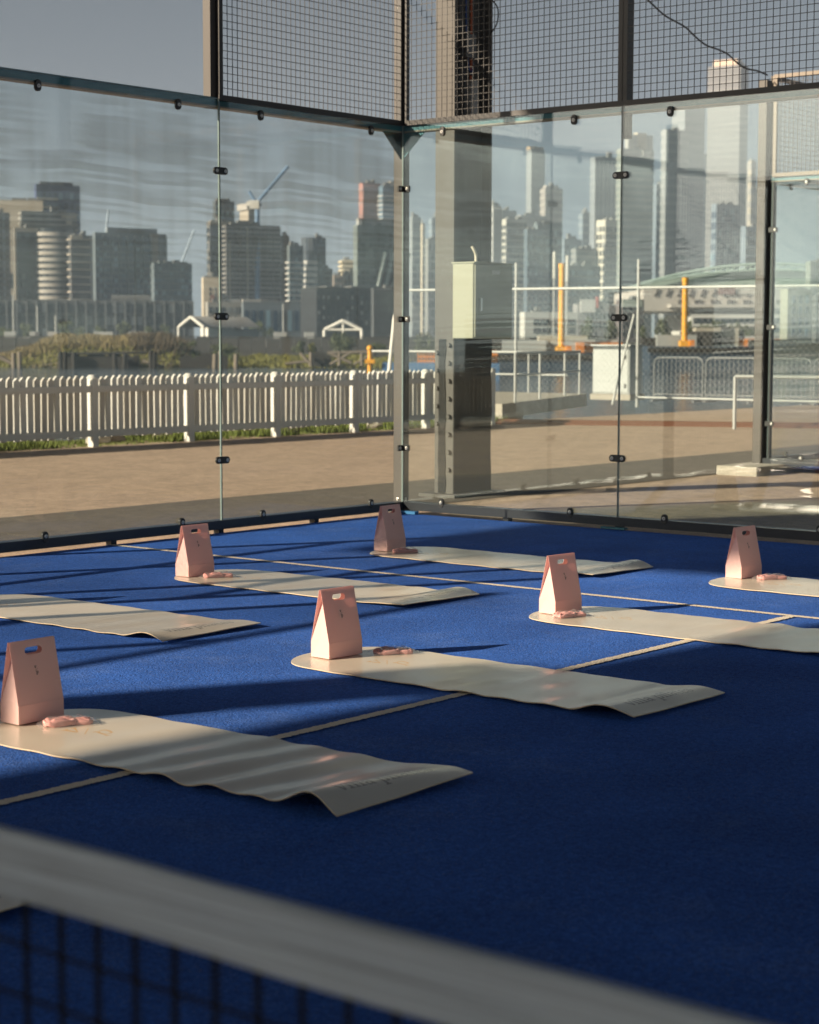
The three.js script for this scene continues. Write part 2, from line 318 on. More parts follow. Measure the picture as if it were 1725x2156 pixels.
// ---------- rolled-out mats, paper bags, packets ----------
const MATL = 1.83, MATW = 0.63;
const matMap = (() => {
  const c = document.createElement('canvas'); c.width = 1536; c.height = 530;
  const x = c.getContext('2d'), P = 1536 / MATL;
  x.fillStyle = 'rgb(206,196,178)'; x.fillRect(0, 0, 1536, 530);
  const r = rng(77);
  for (let i = 0; i < 500; i++) { const v = Math.round(196 + 16 * r()); x.fillStyle = `rgba(${v},${v - 6},${v - 18},0.10)`; x.fillRect(r() * 1536, r() * 530, 10 + r() * 90, 1 + r() * 2); }
  for (let i = 0; i < 26; i++) { x.fillStyle = 'rgba(110,98,84,0.55)'; x.fillRect(r() * 1536, r() * 530, 1.6, 1.6); }
  x.textAlign = 'center'; x.textBaseline = 'middle';
  x.save(); x.translate(0.40 * P, 265); x.rotate(-Math.PI / 2);
  x.fillStyle = 'rgb(205,168,112)'; x.strokeStyle = 'rgb(205,168,112)'; x.font = 'italic 98px serif';
  x.fillText('v', -24, -42); x.fillText('p', 22, 40); x.lineWidth = 3; x.beginPath(); x.moveTo(-26, 26); x.lineTo(30, -22); x.stroke(); x.restore();
  x.save(); x.translate((MATL - 0.098) * P, 265); x.rotate(-Math.PI / 2);
  x.fillStyle = 'rgb(134,122,106)'; x.font = 'bold 62px serif'; x.fillText('villa pilates', 0, 0); x.restore();
  const t = new THREE.CanvasTexture(c); t.colorSpace = THREE.SRGBColorSpace; return t;
})();
M.mat = new THREE.MeshPhysicalMaterial({ map: matMap, roughness: 0.3, specularIntensity: 1, clearcoat: 0.4, clearcoatRoughness: 0.16 });
M.matSide = mat([0.55, 0.44, 0.30], 0.7);
function matGeo(seed, hump, ripple, lift = 0, flip = false) {
  const r = rng(seed), nx = 120, nz = 18, ph = [r() * 6, r() * 6, r() * 6, r() * 6], v = [], uv = [], ix = [];
  const h = (s, t) => {
    const e = MATL - s, a = flip ? 0.5 - t / MATW : t / MATW + 0.5, grow = Math.min(1, Math.max(0, (s - 0.45) / 0.7));
    let y = 0.0045 + ripple * grow * (1 + 0.9 * Math.sin(s * 31 + ph[0] + t * 3.2) + 0.5 * Math.sin(s * 17.3 + ph[1] - t * 2)) * (0.45 + 0.75 * a);
    y += 0.0011 * (1 + Math.sin(s * 23 + ph[2] + t * 5)) + 0.0008 * (1 + Math.sin(t * 19 + ph[3] + s * 4));
    const k = e < 0.27 ? Math.pow(Math.sin(Math.PI * Math.pow(e / 0.27, 0.85)), 1.35) : 0; y += hump * (0.40 + 0.60 * a) * k + lift * (1 - a) * Math.max(0, 1 - e / 0.14) ** 2;
    return y;
  };
  const half = (s) => s < 0.27 ? MATW / 2 * Math.pow(Math.max(0, 1 - Math.pow((0.27 - s) / 0.27, 2.2)), 1 / 2.2) : MATW / 2;
  for (const th of [0, 0.004]) for (let i = 0; i <= nx; i++) for (let j = 0; j <= nz; j++) {
    const s = Math.pow(i / nx, i / nx < 0.2 ? 1.15 : 1.0) * MATL, w = half(s) + 0.0008 * Math.sin(s * 40 + seed), t = (j / nz * 2 - 1) * w;
    v.push(s, h(s, t) - th, t); uv.push(s / MATL, (0.315 - t) / MATW);
  }
  const top = (i, j) => i * (nz + 1) + j, n = (nx + 1) * (nz + 1);
  for (let i = 0; i < nx; i++) for (let j = 0; j < nz; j++) { const a = top(i, j), b = top(i, j + 1), c = top(i + 1, j), d = top(i + 1, j + 1); ix.push(a, b, c, b, d, c, a + n, c + n, b + n, b + n, c + n, d + n); }
  const g = new THREE.BufferGeometry(); g.setAttribute('position', new THREE.Float32BufferAttribute(v, 3)); g.setAttribute('uv', new THREE.Float32BufferAttribute(uv, 2)); g.setIndex(ix); g.computeVertexNormals();
  // the cut edge all round
  const ring = []; for (let i = 0; i <= nx; i++) ring.push(top(i, nz)); for (let j = nz - 1; j >= 0; j--) ring.push(top(nx, j)); for (let i = nx - 1; i >= 0; i--) ring.push(top(i, 0));
  const ev = [], ei = []; for (const k of ring) { for (const q of [k, k + n]) ev.push(v[q * 3], v[q * 3 + 1], v[q * 3 + 2]); }
  for (let i = 0; i < ring.length - 1; i++) { const a = i * 2; ei.push(a, a + 1, a + 2, a + 1, a + 3, a + 2); }
  const eg = new THREE.BufferGeometry(); eg.setAttribute('position', new THREE.Float32BufferAttribute(ev, 3)); eg.setIndex(ei); eg.computeVertexNormals();
  return [g, eg];
}
const mats = [   // end x, centre z, hump, ripple, turn, label
  [5.875, 7.11, 0.040, 0.0062, 0.000, 'cream mat nearest the camera at left, its far end arched up off the carpet'],
  [5.780, 5.385, 0.030, 0.0026, 0.012, 'cream mat in the middle of the court, rounded head towards the centre bag'],
  [5.810, 3.72, 0.026, 0.0030, 0.010, 'cream mat crossing the centre line at right, cut off by the right edge'],
  [5.840, 2.05, 0.018, 0.0020, 0.008, 'cream mat nearest the back glass at far right, only its rounded head in view'],
  [3.375, 3.765, 0.026, 0.0012, 0.004, 'cream mat before the left seam, running from the second bag from left'],
  [3.430, 2.125, 0.030, 0.0012, 0.006, 'cream mat in the far corner, running right from the rearmost bag'],
  [3.235, 5.295, 0.028, 0.0016, 0.000, 'cream mat entering from the left edge with no bag in view'],
  [5.880, 8.765, 0.030, 0.0040, 0.000, 'cream mat showing only a corner under the net at lower left'],
];
mats.forEach(([x, z, hump, rip, turn, label], i) => {
  const o = thing('exercise_mat', label, 'mat', 'cream mats rolled out on the court', [x - MATL, 0.004, z], -turn);
  const [a, b] = matGeo(400 + i * 7, hump, rip, i === 0 || i > 3 ? 0.012 : 0.004, i === 4 || i === 5 || i === 2);
  const s = part(o, 'mat_sheet', a, M.mat); part(s, 'cut_edge', b, M.matSide);
});

M.paper = new THREE.MeshPhysicalMaterial({ color: rgb(0.90, 0.62, 0.57), roughness: 1, transmission: 0.30, thickness: 0, specularIntensity: 0.5, ior: 1.4 });
M.paperPrint = (() => {
  const c = document.createElement('canvas'); c.width = c.height = 256;
  const x = c.getContext('2d');
  x.fillStyle = 'rgb(243,206,198)'; x.fillRect(0, 0, 256, 256);
  x.fillStyle = x.strokeStyle = 'rgb(52,36,30)'; x.textAlign = 'center'; x.textBaseline = 'middle'; x.font = 'bold 100px serif';
  x.fillText('v', 112, 62); x.fillText('p', 142, 172); x.lineWidth = 7; x.beginPath(); x.moveTo(96, 150); x.lineTo(160, 104); x.stroke();
  const t = new THREE.CanvasTexture(c); t.colorSpace = THREE.SRGBColorSpace;
  return new THREE.MeshPhysicalMaterial({ map: t, roughness: 1, transmission: 0.3, thickness: 0, ior: 1.4 });
})();
const bagParts = (() => {
  const W = 0.2, D = 0.108, H = 0.288, F = 0.066, x0 = D / 2 - 0.002, x1 = 0.0035;   // fold height, panel x at the fold and at the top
  const len = Math.hypot(H - F, x0 - x1), tilt = Math.atan2(x0 - x1, H - F);
  const s = new THREE.Shape(); s.moveTo(-W / 2, 0); s.lineTo(W / 2, 0); s.lineTo(W / 2, len); s.lineTo(-W / 2, len); s.closePath();
  const hy = len - 0.038, hw = 0.0245, hh = 0.0132, hole = new THREE.Path();
  hole.absarc(hw, hy, hh, -Math.PI / 2, Math.PI / 2, false); hole.absarc(-hw, hy, hh, Math.PI / 2, 1.5 * Math.PI, false); s.holes.push(hole);
  const flat = new THREE.ExtrudeGeometry(s, { depth: 0.0007, bevelEnabled: false, curveSegments: 8 });
  const front = flat.clone().rotateY(Math.PI / 2).rotateZ(tilt).translate(x0, F, 0), back = flat.clone().rotateY(-Math.PI / 2).rotateZ(-tilt).translate(-x0, F, 0);
  const fold = slab(x0 - 0.0005, x0 + 0.0004, 0.001, F, -W / 2, W / 2).rotateZ(0.02).translate(0.0022, 0, 0), foldB = slab(-x0 - 0.0004, -x0 + 0.0005, 0.001, F, -W / 2, W / 2);
  const base = slab(-x0, x0, 0.0005, 0.0015, -W / 2 + 0.001, W / 2 - 0.001);
  const gus = (sg) => {   // side gusset folded inwards along its middle
    const z = sg * (W / 2 - 0.0004), top = H - 0.004, in1 = sg * 0.028, A = [-x0, 0.001, z], B = [x0, 0.001, z], C = [0, 0.084, z - sg * 0.004], D2 = [0, top, z - in1], E = [-x1, top, z], F2 = [x1, top, z], G1 = [-x0, F, z], G2 = [x0, F, z];
    const v = [A, B, C, A, C, G1, B, G2, C, G1, C, D2, G1, D2, E, G2, D2, C, G2, F2, D2].flat();
    const g = new THREE.BufferGeometry(); g.setAttribute('position', new THREE.Float32BufferAttribute(v, 3)); g.computeVertexNormals(); return g;
  };
  const st = new THREE.CircleGeometry(0.0225, 28).rotateY(Math.PI / 2).rotateZ(tilt);
  const sy = 0.118, stick = st.translate(x0 - Math.sin(tilt) * sy + 0.0016 * Math.cos(tilt), F + Math.cos(tilt) * sy + 0.0006, 0);
  return { front, back, fold, foldB, base, g1: gus(1), g2: gus(-1), stick };
})();
function bag(x, z, turn, label) {
  const o = thing('paper_bag', label, 'bag', 'pink paper bags on the mats', [x, 0.0125, z], turn);
  o.scale.set(0.93 + 0.14 * R(), 0.985 + 0.03 * R(), 0.98 + 0.04 * R());
  const f = part(o, 'front_panel', bagParts.front, M.paper); part(f, 'round_sticker', bagParts.stick, M.paperPrint);
  part(o, 'back_panel', bagParts.back, M.paper); part(o, 'bottom_fold', bagParts.fold, M.paper); part(o, 'bottom_fold', bagParts.foldB, M.paper);
  part(o, 'side_gusset', bagParts.g1, M.paper); part(o, 'side_gusset', bagParts.g2, M.paper); part(o, 'base', bagParts.base, M.paper);
}
bag(4.151, 7.10, 0.01, 'pink paper bag nearest the camera at the left edge');
bag(4.080, 5.397, -0.06, 'pink paper bag in the centre, on the mat in the middle of the court');
bag(4.078, 3.725, -0.10, 'pink paper bag right of centre, beside the far service line');
bag(4.085, 1.908, -0.10, 'pink paper bag at far right close to the back glass');
bag(1.648, 3.866, -0.03, 'pink paper bag second from left, before the left glass seam');
bag(1.665, 2.15, 0.06, 'pink paper bag standing farthest away, in front of the corner post');
bag(1.600, 5.43, 0.0, 'pink paper bag just beyond the left edge, only its shadow in view');

M.sock = mat([0.66, 0.32, 0.29], 0.95);
M.film = new THREE.MeshPhysicalMaterial({ color: rgb(0.97, 0.97, 0.97), roughness: 0.06, transmission: 0.93, thickness: 0, ior: 1.6 });
function packet(x, z, turn, seed, label, sc = 1) {
  const o = thing('sock_packet', label, 'packet', 'clear packets beside the bags', [x, 0.0085, z], turn);
  const r = rng(seed), n = lattice(16, seed), lump = (w, h, d, amp, f) => {
    const g = new THREE.SphereGeometry(1, 40, 20), p = g.attributes.position;
    for (let i = 0; i < p.count; i++) {
      let X = p.getX(i), Y = p.getY(i), Z = p.getZ(i); const q = (c) => Math.sign(c) * Math.pow(Math.abs(c), 0.55);
      const k = 1 + amp * (n(X * f + 8, Z * f + 8 + Y) - 0.5);
      p.setXYZ(i, q(X) * w * (0.94 + 0.06 * k), Math.max(-h * 0.95, q(Y) * h * k), q(Z) * d * (0.92 + 0.08 * k));
    }
    g.computeVertexNormals(); return g.translate(0, h, 0);
  };
  part(o, 'folded_sock', lump(0.056 * sc, 0.0125, 0.036, 1.3, 4), M.sock, [-0.030, 0.0005, 0.002], [0, 0.1, 0]);
  part(o, 'folded_sock', lump(0.05 * sc, 0.0095, 0.034, 1.4, 5), M.sock, [0.036, 0.0005, -0.003], [0, -0.15, 0]);
  // crumpled film
  const g = new THREE.PlaneGeometry(0.215 * sc, 0.115, 26, 16).rotateX(-Math.PI / 2), p = g.attributes.position;
  for (let i = 0; i < p.count; i++) { const X = p.getX(i) / 0.1075, Z = p.getZ(i) / 0.0575, e = Math.max(0, 1 - Math.pow(Math.max(Math.abs(X), Math.abs(Z)), 3)); p.setY(i, 0.002 + 0.028 * e + 0.010 * (n(X * 5 + 9, Z * 4 + 9) - 0.4) * (0.5 + e)); }
  const q = g.toNonIndexed(); q.computeVertexNormals();
  part(o, 'clear_wrapper', q, M.film);
}
packet(4.315, 7.075, 1.05, 21, 'clear packet of pink socks on the nearest mat beside its bag');
packet(4.235, 5.205, 1.0, 22, 'clear packet of pink socks right of the centre bag');
packet(4.205, 3.83, 1.2, 23, 'clear packet of pink socks in front of the bag right of centre');
packet(4.262, 1.90, 0.95, 24, 'clear packet of pink socks beside the far right bag');
packet(1.815, 3.845, 1.05, 25, 'clear packet of pink socks beside the second bag from left');
packet(1.835, 2.20, 1.0, 26, 'clear packet of pink socks beside the rearmost bag', 0.9);

// ---------- the net in the foreground ----------
{
  const o = thing('court_net', 'blurred court net in the foreground with a white top tape', 'net');
  const Z = 10.15, g = new THREE.BoxGeometry(10, 0.065, 0.012, 220, 5, 1), p = g.attributes.position;
  for (let i = 0; i < p.count; i++) { const x = p.getX(i), y = p.getY(i); p.setZ(i, p.getZ(i) + 0.004 * (N64(x * 9 + 40, y * 40 + 20) - 0.5) + 0.001 * Math.sin(x * 14)); p.setY(i, y + 0.0003 * Math.sin(x * 9 + 1)); }
  g.computeVertexNormals();
  part(o, 'top_tape', g, mat([1, 1, 1], 0.9, { map: grit([0.80, 0.86, 0.88], [0.58, 0.64, 0.68], 19, [3, 2], 0.5, 0) }), [5, 0.829, Z]);
  const l = [];
  for (let x = 6.6; x < 9.95; x += 0.053) l.push(bar(V(x, 0.02, Z), V(x, 0.80, Z), 0.0036, 5));
  for (let y = 0.06; y < 0.79; y += 0.053) l.push(bar(V(6.6, y, Z), V(9.95, y, Z), 0.0022, 5));
  part(o, 'netting', mergeGeometries(l), mat([0.008, 0.008, 0.009], 0.9)).userData.kind = 'stuff';
  part(o, 'net_post', bar(V(10.05, 0, Z), V(10.05, 0.95, Z), 0.04, 16), M.post); part(o, 'net_post', bar(V(-0.02, 0, Z), V(-0.02, 0.95, Z), 0.03, 16), M.post);
}

// ---------- big steel column behind the corner, with its cabinet and cables ----------
{
  const o = thing('steel_column', 'tall H-section steel column standing behind the corner of the glass walls', 'column');
  const H = 8.2;
  part(o, 'flange', slab(-0.92, -0.715, -0.03, H, -1.585, -1.56), M.steel);
  part(o, 'flange', slab(-0.92, -0.715, -0.03, H, -2.10, -2.075), M.steel);
  part(o, 'web', slab(-0.825, -0.812, -0.03, H, -2.075, -1.585), M.steelDark);
  part(o, 'base_plate', slab(-1.02, -0.62, -0.03, 0.012, -2.2, -1.46), M.steel);
  for (let y = 0.22; y < 1.33; y += 0.155) part(o, 'bolt', new THREE.CylinderGeometry(0.019, 0.022, 0.03, 6).rotateX(Math.PI / 2), M.steel, [-0.755, y, -1.546]);
  for (let y = 0.62; y < 1.33; y += 0.155) part(o, 'bolt', new THREE.CylinderGeometry(0.017, 0.02, 0.028, 6).rotateX(Math.PI / 2), M.steel, [-0.885, y, -1.546]);
  const wrap = (w, zf) => { const sh = new THREE.Shape(), rr = rng(zf); sh.moveTo(0, 0); for (let k = 0; k <= 14; k++) sh.lineTo(w + 0.012 * (rr() - 0.5) + 0.006 * Math.sin(k), k / 14 * 1.36); for (let k = 14; k >= 0; k--) sh.lineTo(0.01 * (rr() - 0.5), k / 14 * 1.36); return new THREE.ExtrudeGeometry(sh, { depth: 0.006, bevelEnabled: false }); };
  part(o, 'dark_cover', wrap(0.54, 4), mat([0.008, 0.008, 0.0075], 0.9), [-0.713, 0, -1.562], [0, Math.PI / 2, 0]);
  part(o, 'dark_cover', wrap(0.075, 9), mat([0.008, 0.008, 0.0075], 0.9), [-0.875, 0, -1.5595]);  // dark strip put in for the shaded recess down the flange
  const pipe = (pts, r, m, n) => part(o, n, new THREE.TubeGeometry(new THREE.CatmullRomCurve3(pts.map((q) => V(...q))), 40, r, 6), m);
  pipe([[-0.78, 3.35, -1.86], [-0.77, 3.7, -1.86], [-0.78, 4.4, -1.87], [-0.78, 6, -1.86], [-0.78, 8, -1.86]], 0.012, M.orangeCable, 'orange_cable');
  pipe([[-0.76, 8, -1.80], [-0.77, 5, -1.79], [-0.76, 3.9, -1.79], [-0.75, 3.62, -1.83], [-0.76, 3.75, -1.88]], 0.008, M.blueCable, 'blue_cable');
  pipe([[-0.75, 8, -1.70], [-0.78, 5, -1.71], [-0.77, 4.3, -1.69], [-0.78, 3.4, -1.70]], 0.009, M.cable, 'black_cable');
  part(o, 'junction_box', box(0.10, 0.20, 0.14), mat([0.07, 0.07, 0.07], 0.6), [-0.755, 3.88, -1.78]);
  part(o, 'junction_box', box(0.08, 0.32, 0.10), mat([0.22, 0.22, 0.21], 0.6), [-0.765, 3.44, -1.86]);
  pipe([[-0.72, 4.32, -2.08], [-0.68, 4.25, -2.12], [-0.68, 4.12, -2.12], [-0.72, 4.02, -2.08]], 0.006, M.cable, 'cable_loop');
}
{
  const o = thing('electrical_cabinet', 'pale green electrical cabinet fixed to the steel column', 'cabinet', null, [-0.596, 1.685, -1.815]);
  part(o, 'body', rbox(0.23, 0.645, 0.56, 0.012), M.cabinet);
  const d = part(o, 'door', rbox(0.018, 0.62, 0.535, 0.006), M.cabinet, [0.118, 0, 0]);
  part(d, 'handle', box(0.02, 0.11, 0.022), M.bolt, [0.016, -0.03, 0.20]); part(d, 'rating_plate', box(0.003, 0.03, 0.11), mat([0.5, 0.5, 0.47], 0.5), [0.0105, 0.25, -0.02]);
  part(o, 'roof_lip', rbox(0.25, 0.014, 0.575, 0.004), M.cabinet, [0.004, 0.328, 0]);
  part(o, 'conduit', new THREE.TubeGeometry(new THREE.CatmullRomCurve3([V(0.05, 0.33, 0.16), V(0.05, 0.40, 0.165), V(0.045, 0.44, 0.185), V(0.03, 0.47, 0.195)]), 16, 0.013, 8), mat([0.55, 0.5, 0.4], 0.6));
}
{ // overhead cable sagging from the column to the second court
  const a = V(-0.7, 5.6, -2.1), b = V(-0.26, 4.06, -6.2), l = [], r = rng(3);
  for (let i = 0; i <= 24; i++) { const t = i / 24, q = a.clone().lerp(b, t); q.y -= 0.55 * t * (1 - t) * 1.6; q.y += 0.018 * Math.sin(t * 40); q.x += 0.01 * Math.sin(t * 33); l.push(q); }
  const o = part(scene, 'overhead_cable', new THREE.TubeGeometry(new THREE.CatmullRomCurve3(l), 90, 0.0085, 6), M.cable);
  o.userData = { label: 'black cable sagging behind the mesh from the steel column to the second court', category: 'cable' };
}

// ---------- white picket fence along the quay ----------
{
  const o = thing('picket_fence', 'white timber picket fence along the quay behind the left glass', 'fence', null, [-9.0, 0, 0]);
  const s = new THREE.Shape([[-0.038, 0.10], [0.038, 0.10], [0.038, 0.845], [0, 0.885], [-0.038, 0.845]].map(([a, b]) => new THREE.Vector2(a, b)));
  const whites = [M.white, mat([0.58, 0.56, 0.51], 0.7), mat([0.50, 0.47, 0.42], 0.75)];
  const picket = new THREE.ExtrudeGeometry(s, { depth: 0.034, bevelEnabled: false }).rotateY(Math.PI / 2);
  for (let b = 0; b < 16; b++) {
    const z0 = -13.2 + b * 1.7;
    part(o, 'post', box(0.10, 0.88, 0.10), M.white, [0.0, 0.42, z0]); part(o, 'post_cap', new THREE.CylinderGeometry(0.045, 0.085, 0.04, 4).rotateY(Math.PI / 4), M.white, [0, 0.88, z0]);
    for (const y of [0.155, 0.72]) part(o, 'rail', box(0.035, 0.085, 1.59), M.white, [0.03, y, z0 + 0.85]);
    for (let k = 0; k < 14; k++) part(o, 'picket', picket, whites[Math.floor(R() * 3)], [-0.028, (R() - 0.5) * 0.022, z0 + 0.10 + (k + 0.5) * 1.5 / 14], [(R() - 0.5) * 0.025, 0, 0]);
  }
}
function blades(n, place, h, seed, w = 0.012) {
  const r = rng(seed), v = [], ix = [];
  for (let i = 0; i < n; i++) {
    const [x, y, z, k = 1] = place(r), a = r() * 6.28, H = h * k * (0.4 + r()), lx = (r() - 0.5) * H, lz = (r() - 0.5) * H, dx = Math.cos(a) * w, dz = Math.sin(a) * w, o = v.length / 3;
    v.push(x - dx, y, z - dz, x + dx, y, z + dz, x + lx, y + H, z + lz); ix.push(o, o + 1, o + 2);
  }
  const g = new THREE.BufferGeometry(); g.setAttribute('position', new THREE.Float32BufferAttribute(v, 3)); g.setIndex(ix); g.computeVertexNormals(); return g;
}
{ const o = part(scene, 'verge_grass', blades(26000, (r) => { const z = -14 + r() * 22; return [-9.05 - r() * 1.3, -0.03, z, N64(z * 2, 3) > 0.3 ? 1 : 0.2]; }, 0.14, 9), mat([0.11, 0.14, 0.025], 0.9)); o.userData = { kind: 'stuff', label: 'low green grass growing under the white picket fence', category: 'grass' }; }
{ // stones and rubbish in gaps of the verge
  const r = rng(55);
  for (let i = 0; i < 7; i++) {
    const g = new THREE.IcosahedronGeometry(1, 2), p = g.attributes.position; for (let k = 0; k < p.count; k++) { const s = 0.8 + 0.4 * N16(p.getX(k) * 2 + 5 + i, p.getY(k) * 2 + p.getZ(k) + 5); p.setXYZ(k, p.getX(k) * s, p.getY(k) * s, p.getZ(k) * s); } g.computeVertexNormals();
    const o = part(scene, numbered('quay_stone'), g, i % 2 ? M.timberPale : M.concrete, [-9.4 - r() * 0.4, 0.02, [-5.3, -5.7, -8.9, -9.2, -10.8, -6.4, -12.0][i]]); o.scale.set(0.12, 0.08, 0.2);
    o.userData = { label: `${['leftmost', 'second from left', 'fourth from left', 'fifth from left', 'sixth from left', 'third from left', 'rightmost'][i]} of the weathered stones in the grass under the picket fence`, category: 'stone', group: 'stones under the picket fence' };
  }
}

// ---------- quay furniture at right: fences, rails, barriers, cabinet ----------
{
  const o = thing('pipe_fence', 'tall pipe frame fence with one top rail behind the cabinet', 'fence');
  const z = -22.4;
  for (const x of [-15.2, -12.03, -7.4]) part(o, 'post', bar(V(x, -0.05, z), V(x, 3.05, z), 0.034, 10), M.galv);
  part(o, 'top_rail', bar(V(-18.6, 2.50, z), V(-6.2, 2.42, z), 0.03, 8), M.galv);
  part(o, 'stay', bar(V(-12.13, 1.9, z), V(-12.42, 0, z + 0.35), 0.024, 8), M.galv);
  part(o, 'bottom_rail', bar(V(-12.03, 0.16, z), V(-6.2, 0.16, z), 0.022, 8), M.galv);
  const l = []; for (let i = 0; i < 150; i++) { const x = -18.4 + i * 0.14; for (const s of [-1, 1]) { const a = V(Math.min(-6.2, Math.max(-18.4, x)), 0.16, z), b = V(Math.min(-6.2, Math.max(-18.4, x + s * 2.3)), 2.46, z); l.push(bar(a, b, 0.0022, 3)); } }
  part(o, 'chain_link', mergeGeometries(l), M.galv).userData.kind = 'stuff';
}
{
  const q = thing('leaning_pole', 'thin white pole leaning beside the corner post beyond the picket fence', 'pole');
  const b = at(818, 800, 31.2), t = at(831, 670, 31.2); part(q, 'pole', bar(b, t, 0.035, 10), M.white); part(q, 'hook', new THREE.TorusGeometry(0.09, 0.02, 6, 12, Math.PI).translate(t.x + 0.07, t.y, t.z), M.white);
  const q2 = thing('leaning_pole', 'thin pale pole leaning right of the steel column above the picket fence', 'pole');
  part(q2, 'pole', bar(at(996, 800, 33), at(1012, 715, 33), 0.03, 10), M.galv); part(q2, 'foot', box(0.2, 0.04, 0.2), M.galv, at(996, 804, 33).toArray());
}
{ // raised landing with its handrail
  const P = [[-10.4, -15.4], [-12.9, -21.8], [-19.5, -21.8], [-19.5, -15.4]].map(([a, b]) => new THREE.Vector2(a, -b)), g = new THREE.ExtrudeGeometry(new THREE.Shape(P), { depth: 0.26, bevelEnabled: false }).rotateX(-Math.PI / 2);
  const o = thing('landing_platform', 'raised concrete landing at the water edge behind the steel column', 'platform'); part(o, 'deck', g, M.concrete, [0, -0.03, 0]);
  for (const [x, z] of [[-18.6, -16], [-18.6, -21], [-14.5, -21.3], [-12.4, -17.8]]) part(o, 'pile', bar(V(x, -3, z), V(x, -0.03, z), 0.25, 12), M.concrete);
  const rail = thing('handrail', 'galvanised handrail on the raised landing beyond the fence end', 'railing');
  const pts = [V(-10.7, 0.2, -16.2), V(-11.5, 0.2, -18.1), V(-12.3, 0.2, -20.1), V(-12.75, 0.2, -21.3)];
  for (const p of pts) part(rail, 'post', bar(p, p.clone().setY(1.12), 0.024, 8), M.galv);
  part(rail, 'top_rail', bar(pts[0].clone().setY(1.12), pts[3].clone().setY(1.12), 0.026, 8), M.galv);
  part(rail, 'mid_rail', bar(pts[0].clone().setY(0.72), pts[3].clone().setY(0.72), 0.018, 8), M.galv);
  const r2 = thing('handrail', 'pale handrail running left to right along the back of the landing', 'railing');
  for (const x of [-17.8, -16.6, -15.4, -14.2]) part(r2, 'post', bar(V(x, 0.2, -21.5), V(x, 1.1, -21.5), 0.022, 8), M.galv);
  part(r2, 'top_rail', bar(V(-18.6, 1.1, -21.5), V(-13.2, 1.1, -21.5), 0.026, 8), M.galv); part(r2, 'mid_rail', bar(V(-18.6, 0.62, -21.5), V(-13.2, 0.62, -21.5), 0.02, 8), M.galv);
  const r3 = thing('handrail', 'long low handrail at right in front of the crowd barriers', 'railing');
  for (const [x, z] of [[-5.19, -14.41], [-3.4, -14.9], [-1.6, -15.4]]) part(r3, 'post', bar(V(x, -0.02, z), V(x, 0.80, z), 0.03, 8), M.galv);
  part(r3, 'top_rail', bar(V(-5.19, 0.80, -14.41), V(-1.6, 0.80, -15.4), 0.03, 8), M.galv);
}
{ // crowd barriers
  const bm = mat([0.20, 0.205, 0.21], 0.5, { metalness: 0.3 });
  const mk = (W) => { const g = new THREE.Group(), n = Math.round(W / 0.118); const f = new THREE.TubeGeometry(new THREE.CatmullRomCurve3([V(0, 0.02, 0), V(0, 0.8, 0), V(0.02, 0.93, 0), V(0.12, 0.99, 0), V(W - 0.12, 0.99, 0), V(W - 0.02, 0.93, 0), V(W, 0.8, 0), V(W, 0.02, 0)], false, 'catmullrom', 0.1), 60, 0.019, 8); part(g, 'frame', f, bm); part(g, 'bottom_rail', bar(V(0, 0.16, 0), V(W, 0.16, 0), 0.014, 6), bm); for (let i = 1; i < n; i++) part(g, 'upright', bar(V(i / n * W, 0.16, 0), V(i / n * W, 0.985, 0), 0.009, 6), bm); for (const x of [0.1, W - 0.1]) part(g, 'foot', box(0.05, 0.03, 0.5), bm, [x, 0.015, 0]); return g; };
  const lab = ['leftmost crowd barrier, next to the pale cabinet', 'crowd barrier second from the pale cabinet', 'crowd barrier third from the pale cabinet', 'crowd barrier seen behind the second court post', 'crowd barrier at the right edge behind the second court glass'];
  const proto = mk(1.28);
  for (let i = 0; i < 5; i++) { const o = i ? proto.clone() : proto; o.name = numbered('crowd_barrier'); o.position.set(-13.45 + i * 1.33, -0.02, -25.35 - 0.03 * (i % 2)); o.rotation.y = (i % 2 ? 0.02 : -0.015); o.userData = { label: lab[i], category: 'barrier', group: 'crowd barriers along the quay edge' }; scene.add(o); }
}
{
  const o = thing('service_cabinet', 'pale grey service cabinet standing beside the crowd barriers', 'cabinet', null, [-14.6, -0.02, -25.6]);
  part(o, 'plinth', box(1.1, 0.14, 0.62), M.concrete, [0, 0.07, 0]); part(o, 'body', rbox(1.02, 1.1, 0.55, 0.02), mat([0.42, 0.43, 0.42], 0.5), [0, 0.69, 0]);
  const d = part(o, 'door', rbox(0.95, 1.02, 0.02, 0.006), mat([0.45, 0.46, 0.45], 0.5), [0, 0.69, 0.283]); for (const y of [-0.36, 0.3]) part(d, 'handle', box(0.035, 0.1, 0.02), M.steelDark, [0.40, y, 0.02]);
  part(o, 'roof', rbox(1.1, 0.04, 0.64, 0.01), M.galv, [0, 1.26, 0]);
}
{ const o = thing('crane_rail', 'rusty old rail set in the paving before the barriers', 'rail'); part(o, 'rail_head', bar(V(-9.2, 0.0, -13.55), V(-3.2, 0.0, -16.4), 0.06, 6), M.rust); part(o, 'rail_web', bar(V(-9.2, -0.02, -13.35), V(-3.2, -0.02, -16.2), 0.045, 6), M.rust); }

